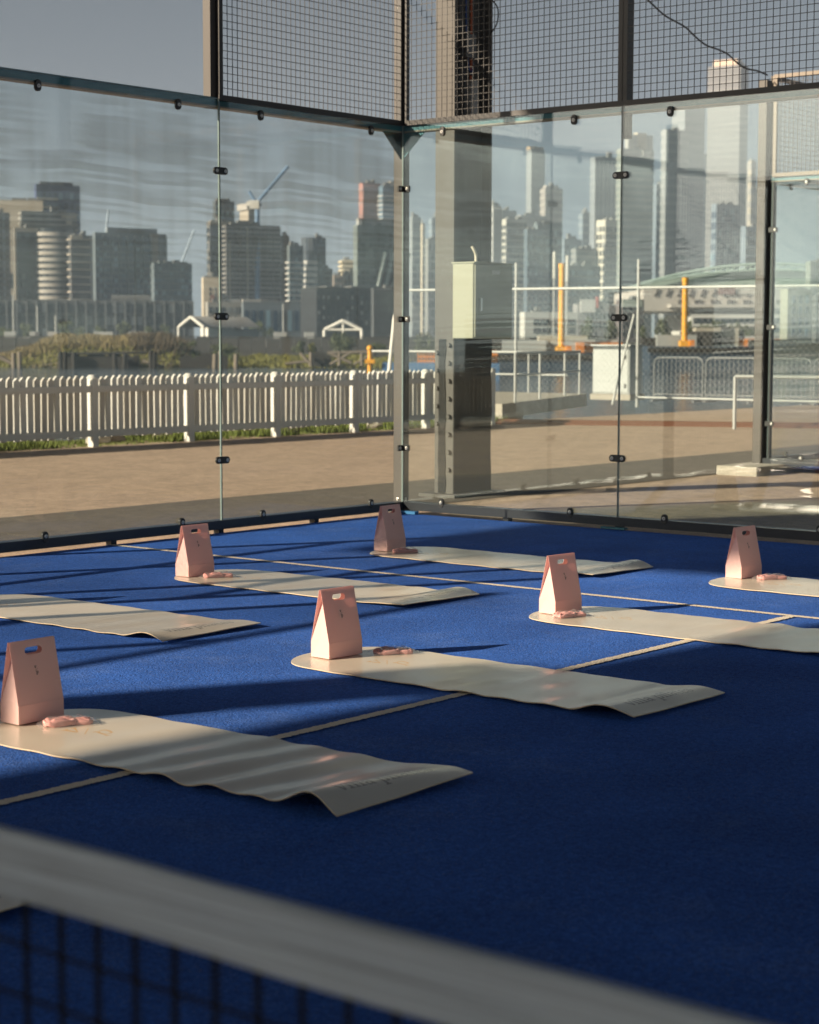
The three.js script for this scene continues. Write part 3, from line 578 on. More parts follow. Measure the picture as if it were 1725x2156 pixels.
// ---------- unseen roofs shaped after the shade, and things only seen mirrored ----------
{
  const o = thing('unseen_roof', 'unseen flat steel roof on columns left of the camera, extended to darken the near court', 'roof');
  const P = (pts, y, t) => new THREE.ExtrudeGeometry(new THREE.Shape(pts.map(([a, b]) => new THREE.Vector2(a, -b))), { depth: t, bevelEnabled: false }).rotateX(-Math.PI / 2).translate(0, y, 0);
  part(o, 'roof_deck', P([[-1.74, 16.55], [-0.8, 16.5], [-0.8, 6.2], [16, 6.2], [16, 34], [-3.6, 34], [-2.22, 20.8]], 6.0, 0.3), M.steel);  // roof inferred from its shadow; stretch over the near court added to darken it
  part(o, 'column', slab(-2.22, -1.80, -0.03, 6.0, 18.45, 18.75), M.steel);
  part(o, 'column', slab(15.2, 15.6, -0.03, 6.0, 18, 18.3), M.steel); part(o, 'column', slab(-2.7, -2.3, -0.03, 6.0, 25.6, 25.9), M.steel);
  const q = thing('unseen_roof', 'unseen added canopy left of the camera, shaped to shade the carpet by the back glass', 'roof');
  part(q, 'roof_deck', P([[-6.75, 15.3], [-3.55, 9.5], [-3.1, 6.5], [-2.0, 5.2], [2.4, 5.2], [2.4, 16.2], [-6.75, 17.95]], 7.0, 0.25), M.steel);  // unseen canopy added, outline fitted to the shade by the back glass
  part(q, 'column', slab(2.05, 2.3, -0.03, 7.0, 15.7, 15.95), M.steel); part(q, 'hanger_beam', slab(-2.0, -1.7, 6.31, 7.0, 14.0, 17.2), M.steel);
}
function lampPole(x, z, h, turn, label, lab) {
  const o = thing('floodlight_pole', label, 'floodlight', 'court floodlights seen only as reflections', [x, 0, z], turn);
  part(o, 'pole', new THREE.CylinderGeometry(0.05, 0.08, h, 10), M.post, [0, h / 2 - 0.02, 0]); part(o, 'cross_arm', box(1.6, 0.06, 0.06), M.post, [0, h - 0.05, 0]);
  for (const s of [-0.5, 0.5]) { const b = part(o, 'lamp_housing', rbox(0.5, 0.42, 0.10, 0.02), M.post, [s, h - 0.1, 0.08], [0.3, 0, 0]); part(b, 'lamp_face', box(0.46, 0.38, 0.012), M.white, [0, 0, 0.056]); }
}
lampPole(18.2, -18.2, 6.05, -2.2, 'court floodlights mirrored high in the left glass near the corner');
{ // ship at the berth upstream, seen mirrored as a dark mast
  const d = V(-1.0, 0, 1.62).normalize(), c = V(2.75, 0, 0).addScaledVector(d, 190);
  const o = thing('moored_ship', 'dark ship with a stepped mast, seen mirrored in the back glass', 'ship', null, [c.x, WATER, c.z], Math.atan2(d.x, d.z) + Math.PI / 2 + Math.PI / 2);
  const m = mat([0.015, 0.018, 0.024], 0.8);
  o.scale.setScalar(0.95);
  part(o, 'hull', slab(-28, 22, -1, 3.6, -4, 4), m); part(o, 'deckhouse', slab(-5.5, 6, 3.6, 7.4, -3, 3), m); part(o, 'bridge', slab(-3.2, 3, 7.4, 9.8, -2.6, 2.6), m);
  part(o, 'mast', new THREE.CylinderGeometry(0.25, 1.15, 9, 8), m, [0.3, 14.2, 0]); part(o, 'cross_tree', box(5.2, 0.3, 0.5), m, [0.4, 12.4, 0]); part(o, 'cross_tree', box(2.4, 0.25, 0.4), m, [-0.8, 15.0, 0]); part(o, 'radar', box(1.5, 1.0, 0.6), m, [-1.9, 13.1, 0]);
}

// ---------- island with dry grass and ruined wharf ----------
{
  const o = new THREE.Group(); o.name = 'grassy_mound'; o.userData = { kind: 'structure' }; scene.add(o);
  const nx = 90, nz = 16, g = new THREE.PlaneGeometry(1, 1, nx, nz), p = g.attributes.position, hgt = (x) => { const L = (a, b) => Math.min(1, Math.max(0, (x - a) / (b - a))); return 0.35 + (L(10, 130) - L(350, 440)) * 2.0 + 0.35 * (N64(x * 0.06 + 9, 4) - 0.4) + (L(440, 470) - L(760, 860)) * 0.35; };
  const base = [];
  for (let j = 0; j <= nz; j++) for (let i = 0; i <= nx; i++) { const X = -60 + i / nx * 960, t = j / nz, q = at(X, 1078, 172 + t * 22), y = WATER - 0.3 + (0.3 + hgt(X) * 0.98) * Math.sin(Math.min(1, t * 1.6) * Math.PI / 2); p.setXYZ(j * (nx + 1) + i, q.x, y, q.z); base.push([q.x, y, q.z]); }
  g.computeVertexNormals(); part(o, 'earth', g, mat([0.13, 0.105, 0.055], 0.95));
  const mk = (n, col, x0, x1, t0, t1, h, seed) => part(o, 'tussocks', blades(n, (r) => { const i = Math.floor((x0 + r() * (x1 - x0) + 60) / 960 * nx), j = Math.floor((t0 + r() * (t1 - t0)) * nz), q = base[Math.min(base.length - 1, Math.max(0, j * (nx + 1) + i))]; return [q[0] + (r() - 0.5) * 0.7, q[1], q[2] + (r() - 0.5) * 0.7]; }, h, seed, 0.09), col).userData.kind = 'stuff';
  mk(12000, M.grassDry, 10, 330, 0.35, 1, 0.6, 61); mk(5000, M.grass, 0, 560, 0.1, 0.6, 0.4, 62); mk(6000, M.leafBrown, 290, 400, 0.3, 1, 0.85, 63); mk(5000, M.grass, 480, 860, 0.1, 0.9, 0.4, 64); mk(2500, M.leaf, 380, 500, 0.3, 0.9, 0.6, 65);
}
function crown(n, rx, ry, seed, size) {   // leaf faces clumped through an uneven volume
  const r = rng(seed), v = [], ix = [], cl = []; for (let i = 0; i < 14; i++) cl.push([(r() - 0.5) * 1.5, (r() - 0.5) * 1.5, (r() - 0.5) * 1.5, 0.25 + r() * 0.3]);
  for (let i = 0; i < n; i++) {
    const c = cl[Math.floor(r() * cl.length)], a = r() * 6.28, b = Math.acos(2 * r() - 1), k = c[3] * Math.cbrt(r()), x = (c[0] + k * Math.sin(b) * Math.cos(a)) * rx, y = (c[1] * 0.8 + k * Math.cos(b)) * ry, z = (c[2] + k * Math.sin(b) * Math.sin(a)) * rx, o = v.length / 3;
    for (let q = 0; q < 3; q++) v.push(x + (r() - 0.5) * size, y + (r() - 0.5) * size, z + (r() - 0.5) * size); ix.push(o, o + 1, o + 2);
  }
  const g = new THREE.BufferGeometry(); g.setAttribute('position', new THREE.Float32BufferAttribute(v, 3)); g.setIndex(ix); g.computeVertexNormals(); return g;
}
function shrub(x, y0, y1, w, dist, m, name, label, seed, group) {
  const q = at(x, y0, dist), s = dist / FPX, H = (y0 - y1) * s, o = thing(name, label, name === 'shrub' ? 'shrub' : 'tree', group, [q.x, q.y, q.z]);
  part(o, 'trunk', new THREE.CylinderGeometry(H * 0.02, H * 0.05, H * 0.7, 6), M.bark, [0, H * 0.25, 0]);
  part(o, 'crown', crown(1500, w * s / 2 * 1.05, H * 0.5, seed, H * 0.14), m, [0, H * 0.55, 0]);
}
shrub(722, 748, 698, 52, 186, M.leafOlive, 'shrub', 'round olive bush on the wharf under the right white gable', 71, 'bushes on the far bank');
shrub(632, 748, 718, 26, 186, M.leafOlive, 'shrub', 'small grey bush left of the round olive bush', 72, 'bushes on the far bank');
shrub(655, 746, 722, 18, 186, M.grass, 'shrub', 'small yellow-green bush between the grey bush and the round bush', 73, 'bushes on the far bank');
shrub(474, 752, 722, 44, 180, M.leaf, 'shrub', 'green bushes beside the left glass seam below the white shed', 74, 'bushes on the far bank');
shrub(385, 750, 716, 46, 180, M.leaf, 'shrub', 'dark bush left of the white gable shed', 75, 'bushes on the far bank');
shrub(790, 748, 720, 34, 186, M.leaf, 'shrub', 'dark green bush beside the corner post above the yellow bollard', 76, 'bushes on the far bank');
shrub(900, 756, 700, 40, 190, M.leafOlive, 'shrub', 'bush seen through the back glass left of the steel column', 77, 'bushes on the far bank');
for (const [i, x] of [1240, 1290, 1350, 1395, 1455, 1485, 1515, 1545, 1575].entries()) shrub(x, 722, 672 + (i % 3) * 6, 26, 395, i % 2 ? M.leafOlive : M.leaf, 'street_tree', ['left of the pale cabinet', 'above the pale cabinet', 'right of the cabinet', 'left of the right yellow pile', 'just right of the right yellow pile', 'second right of the right yellow pile', 'before the middle of the white stadium front', 'near the right end of the stadium front', 'against the second court post'][i].replace(/^/, 'small street tree before the stadium, '), 80 + i, 'street trees before the stadium');
{ // ruined timber wharf
  const r = rng(91);
  const ord = ['leftmost', 'second', 'third', 'fourth', 'fifth', 'sixth', 'seventh', 'eighth', 'ninth', 'tenth', 'eleventh', 'rightmost']; let np = 0;
  const pile = (x, y0, y1, w) => { const a = at(x, y0, 171), b = at(x + (r() - 0.5) * 3, y1, 171); const o = part(scene, numbered('wharf_pile'), bar(a, b, w, 7), r() > 0.55 ? M.timberPale : M.timber); o.userData = { label: `${ord[np]} ${np++ % 11 ? 'from the left ' : ''}of the old timber wharf piles standing below the mound`, category: 'pile', group: 'old wharf piles' }; };
  for (const x of [30, 42, 128, 136, 157, 243, 262, 318, 325, 452, 465, 497]) pile(x, 782, 738 + r() * 8, 0.22);
  const ws = thing('ruined_wharf', 'dark collapsed timber wharf along the water below the dry mound', 'wharf');
  const plank = (x0, y0, x1, y1, w, m) => part(ws, 'beam', bar(at(x0, y0, 171.5), at(x1, y1, 171.5), w, 5), m);
  for (let i = 0; i < 15; i++) part(ws, 'wall_plank', slab(-0.26, 0.26, 0, (38 - r() * 9) * 171 / FPX, -0.2, 0.2), M.timber, at(140 + i * 10.6, 779, 172).toArray(), [0, YAW, 0]);
  for (let i = 0; i < 9; i++) part(ws, 'wall_plank', slab(-0.28, 0.28, 0, (38 - r() * 12) * 171 / FPX, -0.2, 0.2), M.timber, at(386 + i * 11, 779, 172).toArray(), [0, YAW, 0]);
  plank(134, 745, 310, 742, 0.12, M.timber); plank(0, 752, 32, 768, 0.2, M.timberPale); plank(300, 760, 345, 772, 0.15, M.timberPale);
  const w2 = thing('ruined_wharf', 'broken pale timber trestles at the water right of the left seam', 'wharf');
  for (const [a, b, c, d, w] of [[632, 742, 655, 768, 0.16], [655, 742, 655, 772, 0.18], [600, 766, 655, 760, 0.12], [690, 742, 740, 764, 0.16], [740, 742, 695, 768, 0.14], [715, 740, 715, 770, 0.16], [690, 743, 790, 741, 0.14], [762, 742, 762, 770, 0.15], [790, 742, 745, 768, 0.12]]) part(w2, 'trestle_beam', bar(at(a, b, 171.5), at(c, d, 171.5), w, 5), M.timberPale);
  for (let i = 0; i < 7; i++) part(w2, 'dark_plank', slab(-0.2, 0.2, 0, (24 + r() * 9) * 171 / FPX, -0.2, 0.2), M.timber, at(657 + i * 6, 772, 172.5).toArray(), [0, YAW, 0]);
}
{ // low dark bank wall of boards
  const o = thing('bank_wall', 'long dark boarded retaining wall on the far bank', 'wall'); inPlan(o, 862.5, 205, 0);
  for (let i = 0; i < 44; i++) part(o, 'wall_panel', slab(0, 1.46, WATER, heightAt(711 + (i % 3), 205), -0.3, 0), M.darkWall, [(-880 + i * 29) * 205 / FPX, 0, (i % 2) * 0.04]);
  part(o, 'coping', slab(-880 * 205 / FPX, 400 * 205 / FPX, heightAt(711, 205), heightAt(709, 205), -0.4, 0.1), M.darkWall);
}

// ---------- buildings ----------
// picture bearings: left edge, near corner, right edge, roof; the long face is turned right, out of the sun
const tone = (a, b, c) => [mat(a, 0.25), mat(a, 0.25), mat(b, 0.3), mat(c, 0.35)];
const glassOf = { dark: tone([0.010, 0.016, 0.024], [0.03, 0.04, 0.05], [0.20, 0.21, 0.22]), blue: tone([0.008, 0.032, 0.072], [0.025, 0.075, 0.135], [0.17, 0.27, 0.34]), green: tone([0.018, 0.034, 0.034], [0.045, 0.07, 0.07], [0.13, 0.16, 0.155]) };
function building(name, label, [xl, xc, xr], yt, dist, o = {}) {
  const th = o.turn ?? 0.5, s = dist / FPX, wf = (xr - xc) * s / Math.cos(th), wl = Math.max(2, (xc - xl) * s / Math.sin(Math.abs(th))), y0 = o.y0 ?? 1.0, H = heightAt(yt, dist) - y0;
  const q = at(xc, 1078, dist), b = thing(name, label, 'building', o.group, [q.x, y0, q.z], YAW + th);
  const wm = mat(o.wall ?? [0.2, 0.2, 0.2], 0.75), gs = glassOf[o.glass ?? 'dark'], rw = rng(Math.round(xl * 7 + yt)), gw = () => gs[Math.floor(Math.pow(rw(), 1.3) * 4)];
  part(b, 'wall', slab(0, wf, 0, H, -wl, 0), wm);
  const bands = (n, c, proud, thick, x0 = 0, y1 = 1, yb = 0.02) => { const m = mat(c, 0.6), g = slab(x0 * wf - proud, wf + proud * 0.5, 0, H * (y1 - yb) / n * thick, -wl - proud, proud); for (let i = 0; i < n; i++) part(b, 'floor_band', g, m, [0, H * (yb + (y1 - yb) * (i + 0.35) / n), 0]); };
  if (o.grid) { const [nc, nr, f = 0.62, x0 = 0, x1 = 1, ya = 0.04, yb = 0.96] = o.grid, w = wf * (x1 - x0) / nc, h = H * (yb - ya) / nr, g = slab(-w * f / 2, w * f / 2, 0, h * 0.7, -0.05, 0.12); for (let j = 0; j < nr; j++) for (let i = 0; i < nc; i++) part(b, 'window', g, gw(), [x0 * wf + (i + 0.5) * w, H * ya + (j + 0.15) * h, 0]); }
  if (o.side) { const [nc, nr] = o.side, w = wl / nc, h = H * 0.92 / nr, g = slab(-0.12, 0.05, 0, h * 0.62, -w * 0.32, w * 0.32); for (let j = 0; j < nr; j++) for (let i = 0; i < nc; i++) part(b, 'window', g, gw(), [0, H * 0.04 + (j + 0.15) * h, -(i + 0.5) * w]); }
  if (o.bands) bands(...o.bands);
  if (o.fins) { const [n, c, p = 0.3, wd = 0.25] = o.fins, m = mat(c, 0.6), w = wf / n * wd, g = slab(-w / 2, w / 2, H * 0.02, H * 0.98, 0, p); for (let i = 0; i <= n; i++) part(b, 'fin', g, m, [wf * i / n, 0, 0]); }
  if (o.roof) for (const [a, c, y, col] of o.roof) part(b, 'roof_block', slab(wf * a, wf * c, H - 0.2, heightAt(y, dist) - y0, -wl * 0.85, -wl * 0.1 - 0.3), mat(col, 0.8));
  if (o.panel) for (const [a, c, ya, yb, col] of o.panel) part(b, 'facade_panel', slab(wf * a, wf * c, H * ya, H * yb, -0.1, 0.35), mat(col, 0.7));
  for (let k = 0; k < 3; k++) { const a = 0.08 + 0.6 * rw(), ww = 0.06 + 0.16 * rw(), hh = (1.5 + 4 * rw()) * s * (k ? 1.2 : 2.2); part(b, 'roof_plant', slab(wf * a, wf * Math.min(0.97, a + ww), H - 0.05, H + hh, -wl * (0.3 + 0.5 * rw()) - 0.5, -wl * 0.08), mat([0.14, 0.14, 0.14], 0.8)); }
  return b;
}
const cream = [0.50, 0.42, 0.32];
building('apartment_tower', 'dark apartment tower cut off by the left edge', [-30, -8, 27], 452, 660, { wall: [0.10, 0.10, 0.105], bands: [20, [0.16, 0.155, 0.15], 0.4, 0.3], panel: [[0.62, 0.72, 0, 1, [0.22, 0.25, 0.28]]] });
building('office_block', 'cream topped block behind the striped building at far left', [-25, 10, 97], 427, 720, { turn: 0.22, wall: cream, grid: [6, 3, 0.3, 0, 1, 0.05, 0.5], roof: [[0.3, 0.5, 421, [0.1, 0.1, 0.1]]] });
building('office_tower', 'navy blue office tower rising behind the cream block at left', [81, 87, 170], 394, 770, { wall: [0.05, 0.07, 0.16], grid: [8, 14, 0.7], glass: 'blue', roof: [[0.1, 0.85, 388, [0.05, 0.055, 0.09]]], panel: [[0.02, 0.5, 0.90, 0.915, cream], [0.02, 0.5, 0.85, 0.862, cream], [0.32, 0.76, 0.80, 0.812, cream], [0.32, 0.76, 0.75, 0.762, cream]] });
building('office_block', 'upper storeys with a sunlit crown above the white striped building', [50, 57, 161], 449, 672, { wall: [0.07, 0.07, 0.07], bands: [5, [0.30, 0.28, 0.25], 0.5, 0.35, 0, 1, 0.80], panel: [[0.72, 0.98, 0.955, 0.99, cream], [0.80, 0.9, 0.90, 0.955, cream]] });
building('office_block', 'white striped building with curved balconies and a beige frame at left', [33, 42, 156], 484, 650, { wall: [0.03, 0.033, 0.033], glass: 'green', grid: [3, 13, 0.85, 0.02, 0.24], panel: [[-0.02, 0.02, 0.2, 1.0, cream], [0.02, 0.38, 0.965, 1.0, cream], [0.965, 1.0, 0.55, 0.9, cream]] });
{ // its rounded balcony front, part of the same building
  const b = scene.getObjectByName('office_block_002'), d = 650, s = d / FPX, r0 = 40 * s, H = heightAt(484, d) - 1, q = V(88 * s, 0, -2.2);
  part(b, 'rounded_front', new THREE.CylinderGeometry(r0, r0, H, 32), M.glassDark, [q.x, H / 2, q.z]);
  const g = new THREE.CylinderGeometry(r0 + 0.9, r0 + 0.9, 1.25, 32), m = mat([0.34, 0.31, 0.275], 0.6);
  for (let i = 0; i < 13; i++) part(b, 'balcony_band', g, m, [q.x, H * (0.27 + 0.0565 * i), q.z]);
}
building('office_block', 'narrow dark block with thin pale slabs right of the striped building', [150, 158, 201], 499, 640, { wall: [0.05, 0.05, 0.052], bands: [11, [0.50, 0.43, 0.36], 0.5, 0.16, 0, 1, 0.22], panel: [[0.84, 1.0, 0.3, 0.98, [0.42, 0.42, 0.44]], [0, 0.5, 0.965, 1.0, cream]] });
building('apartment_block', 'wide blue glass apartment block in the left skyline', [201, 208, 346], 493, 640, { wall: [0.11, 0.135, 0.155], glass: 'blue', grid: [15, 15, 0.82, 0, 0.78, 0.24, 0.97], fins: [9, [0.10, 0.12, 0.14], 0.5, 0.12], roof: [[0.18, 0.88, 482, [0.17, 0.19, 0.21]]], panel: [[0.78, 0.9, 0.52, 1.0, [0.20, 0.17, 0.14]]] });
building('apartment_block', 'lower blue glass block stepping down towards the left seam', [322, 330, 404], 556, 622, { wall: [0.10, 0.125, 0.145], glass: 'blue', grid: [10, 10, 0.84, 0, 1, 0.18, 0.97], bands: [10, [0.14, 0.165, 0.185], 0.3, 0.12], roof: [[0.15, 0.5, 552, [0.1, 0.11, 0.12]], [0.6, 0.9, 553, [0.09, 0.1, 0.11]]] });
building('waterfront_podium', 'long dark waterfront podium under the left towers', [-60, -40, 405], 634, 560, { turn: 0.12, wall: [0.05, 0.055, 0.06], grid: [34, 3, 0.75], glass: 'dark', fins: [22, [0.16, 0.165, 0.17], 0.9, 0.10] });
building('office_block', 'small cream block with a red sign left of the seam tower', [425, 432, 468], 586, 600, { turn: 0.22, wall: cream, grid: [2, 6, 0.35, 0.25, 0.8, 0.4, 0.85], panel: [[0.80, 0.9, 0.25, 0.45, [0.5, 0.06, 0.05]], [0.42, 0.62, 0.48, 0.72, [0.22, 0.10, 0.08]]] });
building('office_tower', 'dark gridded tower top beside the left glass seam', [452, 459, 496], 428, 800, { wall: [0.05, 0.06, 0.07], glass: 'blue', grid: [7, 10, 0.6, 0, 1, 0.6, 0.97], roof: [[0.1, 0.8, 423, [0.10, 0.09, 0.08]]] });
building('office_tower', 'stepped grey tower behind the left glass seam', [439, 446, 492], 470, 720, { wall: [0.13, 0.125, 0.12], grid: [8, 14, 0.55, 0, 0.7, 0.2, 0.8], side: [2, 14], panel: [[0, 0.7, 0.84, 0.97, [0.16, 0.18, 0.20]], [0, 1, 0.97, 1.0, cream]] });
building('construction_tower', 'unfinished tower of bare floor slabs with hoists, right of the seam', [474, 481, 588], 476, 680, { wall: [0.018, 0.018, 0.020], bands: [20, [0.27, 0.255, 0.24], 0.5, 0.30, 0, 1, 0.2], fins: [8, [0.15, 0.14, 0.13], 0.3, 0.10], panel: [[0.04, 0.065, 0.2, 0.86, [0.46, 0.40, 0.28]], [0.37, 0.395, 0.2, 0.98, [0.42, 0.37, 0.26]]] });
building('apartment_block', 'dark slim block attached right of the unfinished tower', [582, 588, 611], 499, 690, { wall: [0.07, 0.075, 0.08], grid: [5, 16, 0.6, 0, 1, 0.2, 0.97] });
{ // concrete core and tower crane
  const d = 690, s = d / FPX, core = thing('concrete_core', 'bare concrete lift core rising above the unfinished tower', 'building', null, [0, 0, 0]); inPlan(core, 527, d, 1, 0.5);
  part(core, 'shaft', slab(0, 22 * s, 0, heightAt(441, d) - 1, -8, 0), mat([0.33, 0.29, 0.24], 0.9)); part(core, 'formwork', slab(-0.8, 23 * s, heightAt(446, d) - 1, heightAt(433, d) - 1, -8.5, 0.6), mat([0.36, 0.34, 0.32], 0.8));
  const crane = thing('tower_crane', 'blue luffing tower crane on the unfinished tower', 'crane'), bm = mat([0.10, 0.19, 0.33], 0.6);
  part(crane, 'mast', bar(at(542, 630, d - 12), at(542, 432, d - 12), 1.3, 4), bm); part(crane, 'cab', new THREE.BoxGeometry(3.4, 3.0, 3.0), M.white, at(536, 431, d - 12).toArray(), [0, YAW, 0]);
  part(crane, 'jib', bar(at(540, 428, d - 12), at(607, 350, d - 12), 0.9, 4), bm); part(crane, 'counter_jib', bar(at(540, 428, d - 12), at(525, 403, d - 12), 0.7, 4), bm); part(crane, 'counterweight', new THREE.BoxGeometry(2, 1.6, 2), M.white, at(526, 429, d - 12).toArray(), [0, YAW, 0]); part(crane, 'platform', bar(at(521, 431, d - 12), at(551, 431, d - 12), 0.9, 4), bm);
  for (const [a, b, e, f, lab] of [[221, 505, 229, 442, 'thin pale crane jib rising left of the wide blue block roof'], [380, 560, 409, 485, 'thin pale crane jib leaning above the lower blue block']]) { const c = thing('tower_crane', lab, 'crane'); part(c, 'jib', bar(at(a, b, 900), at(e, f, 900), 0.7, 4), mat([0.30, 0.38, 0.48], 0.6)); part(c, 'mast', bar(at(a, b, 900), at(a, 690, 900), 0.45, 4), mat([0.30, 0.38, 0.48], 0.6)); }
}
building('apartment_block', 'white banded glass block, left half of the rounded pair', [607, 612, 640], 519, 640, { wall: [0.10, 0.125, 0.14], glass: 'blue', grid: [5, 10, 0.7, 0, 1, 0.3, 0.95], bands: [10, [0.62, 0.60, 0.58], 0.5, 0.22, 0, 0.85, 0.28] });
{ // rounded tower
  const d = 640, s = d / FPX, o = thing('apartment_tower', 'rounded glass tower with white floor bands near the middle', 'building'); inPlan(o, 652, d + 8, 1); const H = heightAt(501, d) - 1, r = 15.5 * s;
  part(o, 'drum', new THREE.CylinderGeometry(r, r, H, 28), M.glassBlue, [0, H / 2, 0]);
  for (let i = 0; i < 9; i++) part(o, 'floor_band', new THREE.CylinderGeometry(r + 0.35, r + 0.35, 1.1, 28), mat([0.60, 0.58, 0.56], 0.6), [0, H * (0.28 + 0.06 * i), 0]);
  for (let i = 0; i < 16; i++) { const a = i / 16 * 6.283; part(o, 'mullion', box(0.3, H, 0.3), mat([0.25, 0.27, 0.3], 0.6), [Math.cos(a) * r, H / 2, Math.sin(a) * r]); }
}
building('apartment_tower', 'dark gridded slab attached to the rounded tower', [660, 664, 687], 503, 648, { wall: [0.085, 0.09, 0.10], grid: [7, 20, 0.5, 0, 1, 0.3, 0.98], glass: 'blue' });
building('apartment_block', 'low grey wing right of the rounded tower', [684, 687, 701], 567, 650, { wall: [0.10, 0.11, 0.12], grid: [4, 8, 0.6, 0, 1, 0.4, 0.97] });
building('office_block', 'small brown block in the gap right of the rounded tower', [699, 704, 727], 581, 800, { turn: 0.25, wall: [0.24, 0.19, 0.16], grid: [6, 5, 0.6, 0, 1, 0.5, 0.97] });
building('apartment_block', 'small cream banded block with a rounded edge in the gap', [716, 724, 749], 549, 900, { turn: 0.2, wall: [0.22, 0.19, 0.13], bands: [9, [0.60, 0.52, 0.38], 0.9, 0.5, 0, 1, 0.5] });
building('office_block', 'brown gridded block in front of the cream banded block', [722, 727, 752], 576, 700, { wall: [0.17, 0.14, 0.12], grid: [7, 5, 0.6, 0, 1, 0.55, 0.97] });
building('office_tower', 'tall salmon red tower left of the corner post', [756, 764, 802], 390, 1350, { wall: [0.36, 0.17, 0.145], fins: [14, [0.46, 0.25, 0.22], 0.8, 0.35], grid: [1, 1, 1, 0.40, 0.62, 0.02, 0.98], bands: [12, [0.30, 0.20, 0.19], 0.3, 0.2] });
building('office_tower', 'tall blue and white tower behind the corner post', [797, 806, 848], 396, 1300, { wall: [0.10, 0.16, 0.22], glass: 'blue', bands: [22, [0.48, 0.48, 0.48], 0.8, 0.3, 0, 0.95, 0.3], roof: [[0.4, 0.9, 386, [0.55, 0.5, 0.42]]], grid: [4, 12, 0.8, 0.5, 1] });
{
  const b = building('office_block', 'big grey glass block with white diagonal braces left of the corner post', [744, 753, 850], 477, 600, { wall: [0.13, 0.155, 0.155], glass: 'green', grid: [12, 15, 0.85, 0, 1, 0.24, 0.95], bands: [3, [0.17, 0.18, 0.18], 0.4, 0.1, 0, 0.99, 0.9], roof: [[0.05, 1, 463, [0.30, 0.30, 0.30]], [0.78, 0.95, 462, [0.03, 0.03, 0.03]]] });
  const s = 600 / FPX, w = 97 * s / Math.cos(0.5);
  for (let i = 0; i < 4; i++) part(b, 'brace', bar(V(w * (0.42 + i * 0.17), (heightAt(604, 600) - 1), 0.5), V(w * (0.58 + i * 0.17), (heightAt(532, 600) - 1), 0.5), 0.75, 4), mat([0.34, 0.40, 0.39], 0.6));
  part(b, 'dark_foyer', slab(w * 0.40, w, 1, heightAt(535, 600) - 1, 0, 0.25), mat([0.03, 0.032, 0.035], 0.4));
}
{
  building('warehouse', 'large black box building behind the right white gable', [628, 668, 786], 606, 470, { turn: 0.35, wall: [0.012, 0.014, 0.018], grid: [12, 7, 0.35, 0, 1, 0.3, 0.95], glass: 'dark' });
  building('warehouse', 'dark ribbed hall beside the black box near the corner post', [783, 786, 852], 607, 462, { turn: 0.3, wall: [0.04, 0.044, 0.05], fins: [14, [0.13, 0.135, 0.14], 0.5, 0.3] });
  building('office_block', 'pale concrete block with dark windows below the stepped tower', [434, 441, 516], 637, 520, { turn: 0.3, wall: [0.30, 0.28, 0.25], grid: [6, 3, 0.55, 0, 1, 0.25, 0.9], roof: [[0.35, 0.9, 631, [0.36, 0.36, 0.36]]] });
  building('office_block', 'low blue-grey block with wide bays right of the pale concrete block', [510, 515, 632], 637, 515, { turn: 0.3, wall: [0.12, 0.14, 0.16], grid: [8, 1, 0.55, 0, 1, 0.15, 0.9], glass: 'blue', roof: [[0.0, 0.4, 631, [0.35, 0.33, 0.31]]] });
}
// white gabled sheds on the far wharf
function gable(x0, x1, ye, ya, yb, dist, len, label) {
  const s = dist / FPX, w = (x1 - x0) * s, o = thing('wharf_shed', label, 'shed', 'white gabled sheds on the far wharf'); inPlan(o, (x0 + x1) / 2, dist, heightAt(yb, dist), -0.62 * (len > 1 ? 1 : 0.2));
  const he = (yb - ye) * s, ha = (yb - ya) * s, t = 0.22, P = (a, b, r = t) => bar(a, b, r, 4);
  part(o, 'gable_rafter', P(V(-w / 2, he, 0), V(0, ha, 0)), M.white); part(o, 'gable_rafter', P(V(w / 2, he, 0), V(0, ha, 0)), M.white);
  if (len > 1) {
    for (const k of [-1, 1]) part(o, 'post', P(V(k * w / 2, 0, 0), V(k * w / 2, he, 0)), M.white);
    const g = new THREE.BufferGeometry(); g.setAttribute('position', new THREE.Float32BufferAttribute([-w / 2 - 0.2, he, 0.1, 0, ha + 0.1, 0.1, -w / 2 - 0.2, he, -len, 0, ha + 0.1, -len, w / 2 + 0.2, he, 0.1, w / 2 + 0.2, he, -len], 3)); g.setIndex([0, 1, 2, 1, 3, 2, 1, 4, 3, 4, 5, 3]); g.computeVertexNormals();
    part(o, 'roof', g.toNonIndexed(), mat([0.26, 0.25, 0.24], 0.8)); part(o, 'booth', slab(0.4, w / 2 - 0.4, 0, he * 0.95, -3, -1.2), M.white); part(o, 'side_wall', slab(w / 2 - 0.3, w / 2 - 0.1, 0, he * 0.9, -len, -3), mat([0.36, 0.35, 0.33], 0.8));
  } else { part(o, 'tie_beam', P(V(-w / 2, he, 0), V(w / 2, he, 0), 0.14), M.white); part(o, 'king_post', P(V(0, he - 0.6, 0), V(0, ha, 0), 0.14), M.white); for (const k of [-1, 1]) part(o, 'post', P(V(k * w / 2, 0, 0), V(k * w / 2, he, 0)), M.white); }
}
gable(371, 441, 690, 669, 715, 222, 10, 'white framed gable shed with a long grey roof beside the left seam');
gable(684, 763, 695, 676, 715, 222, 0, 'open white gable frame standing alone right of the seam');
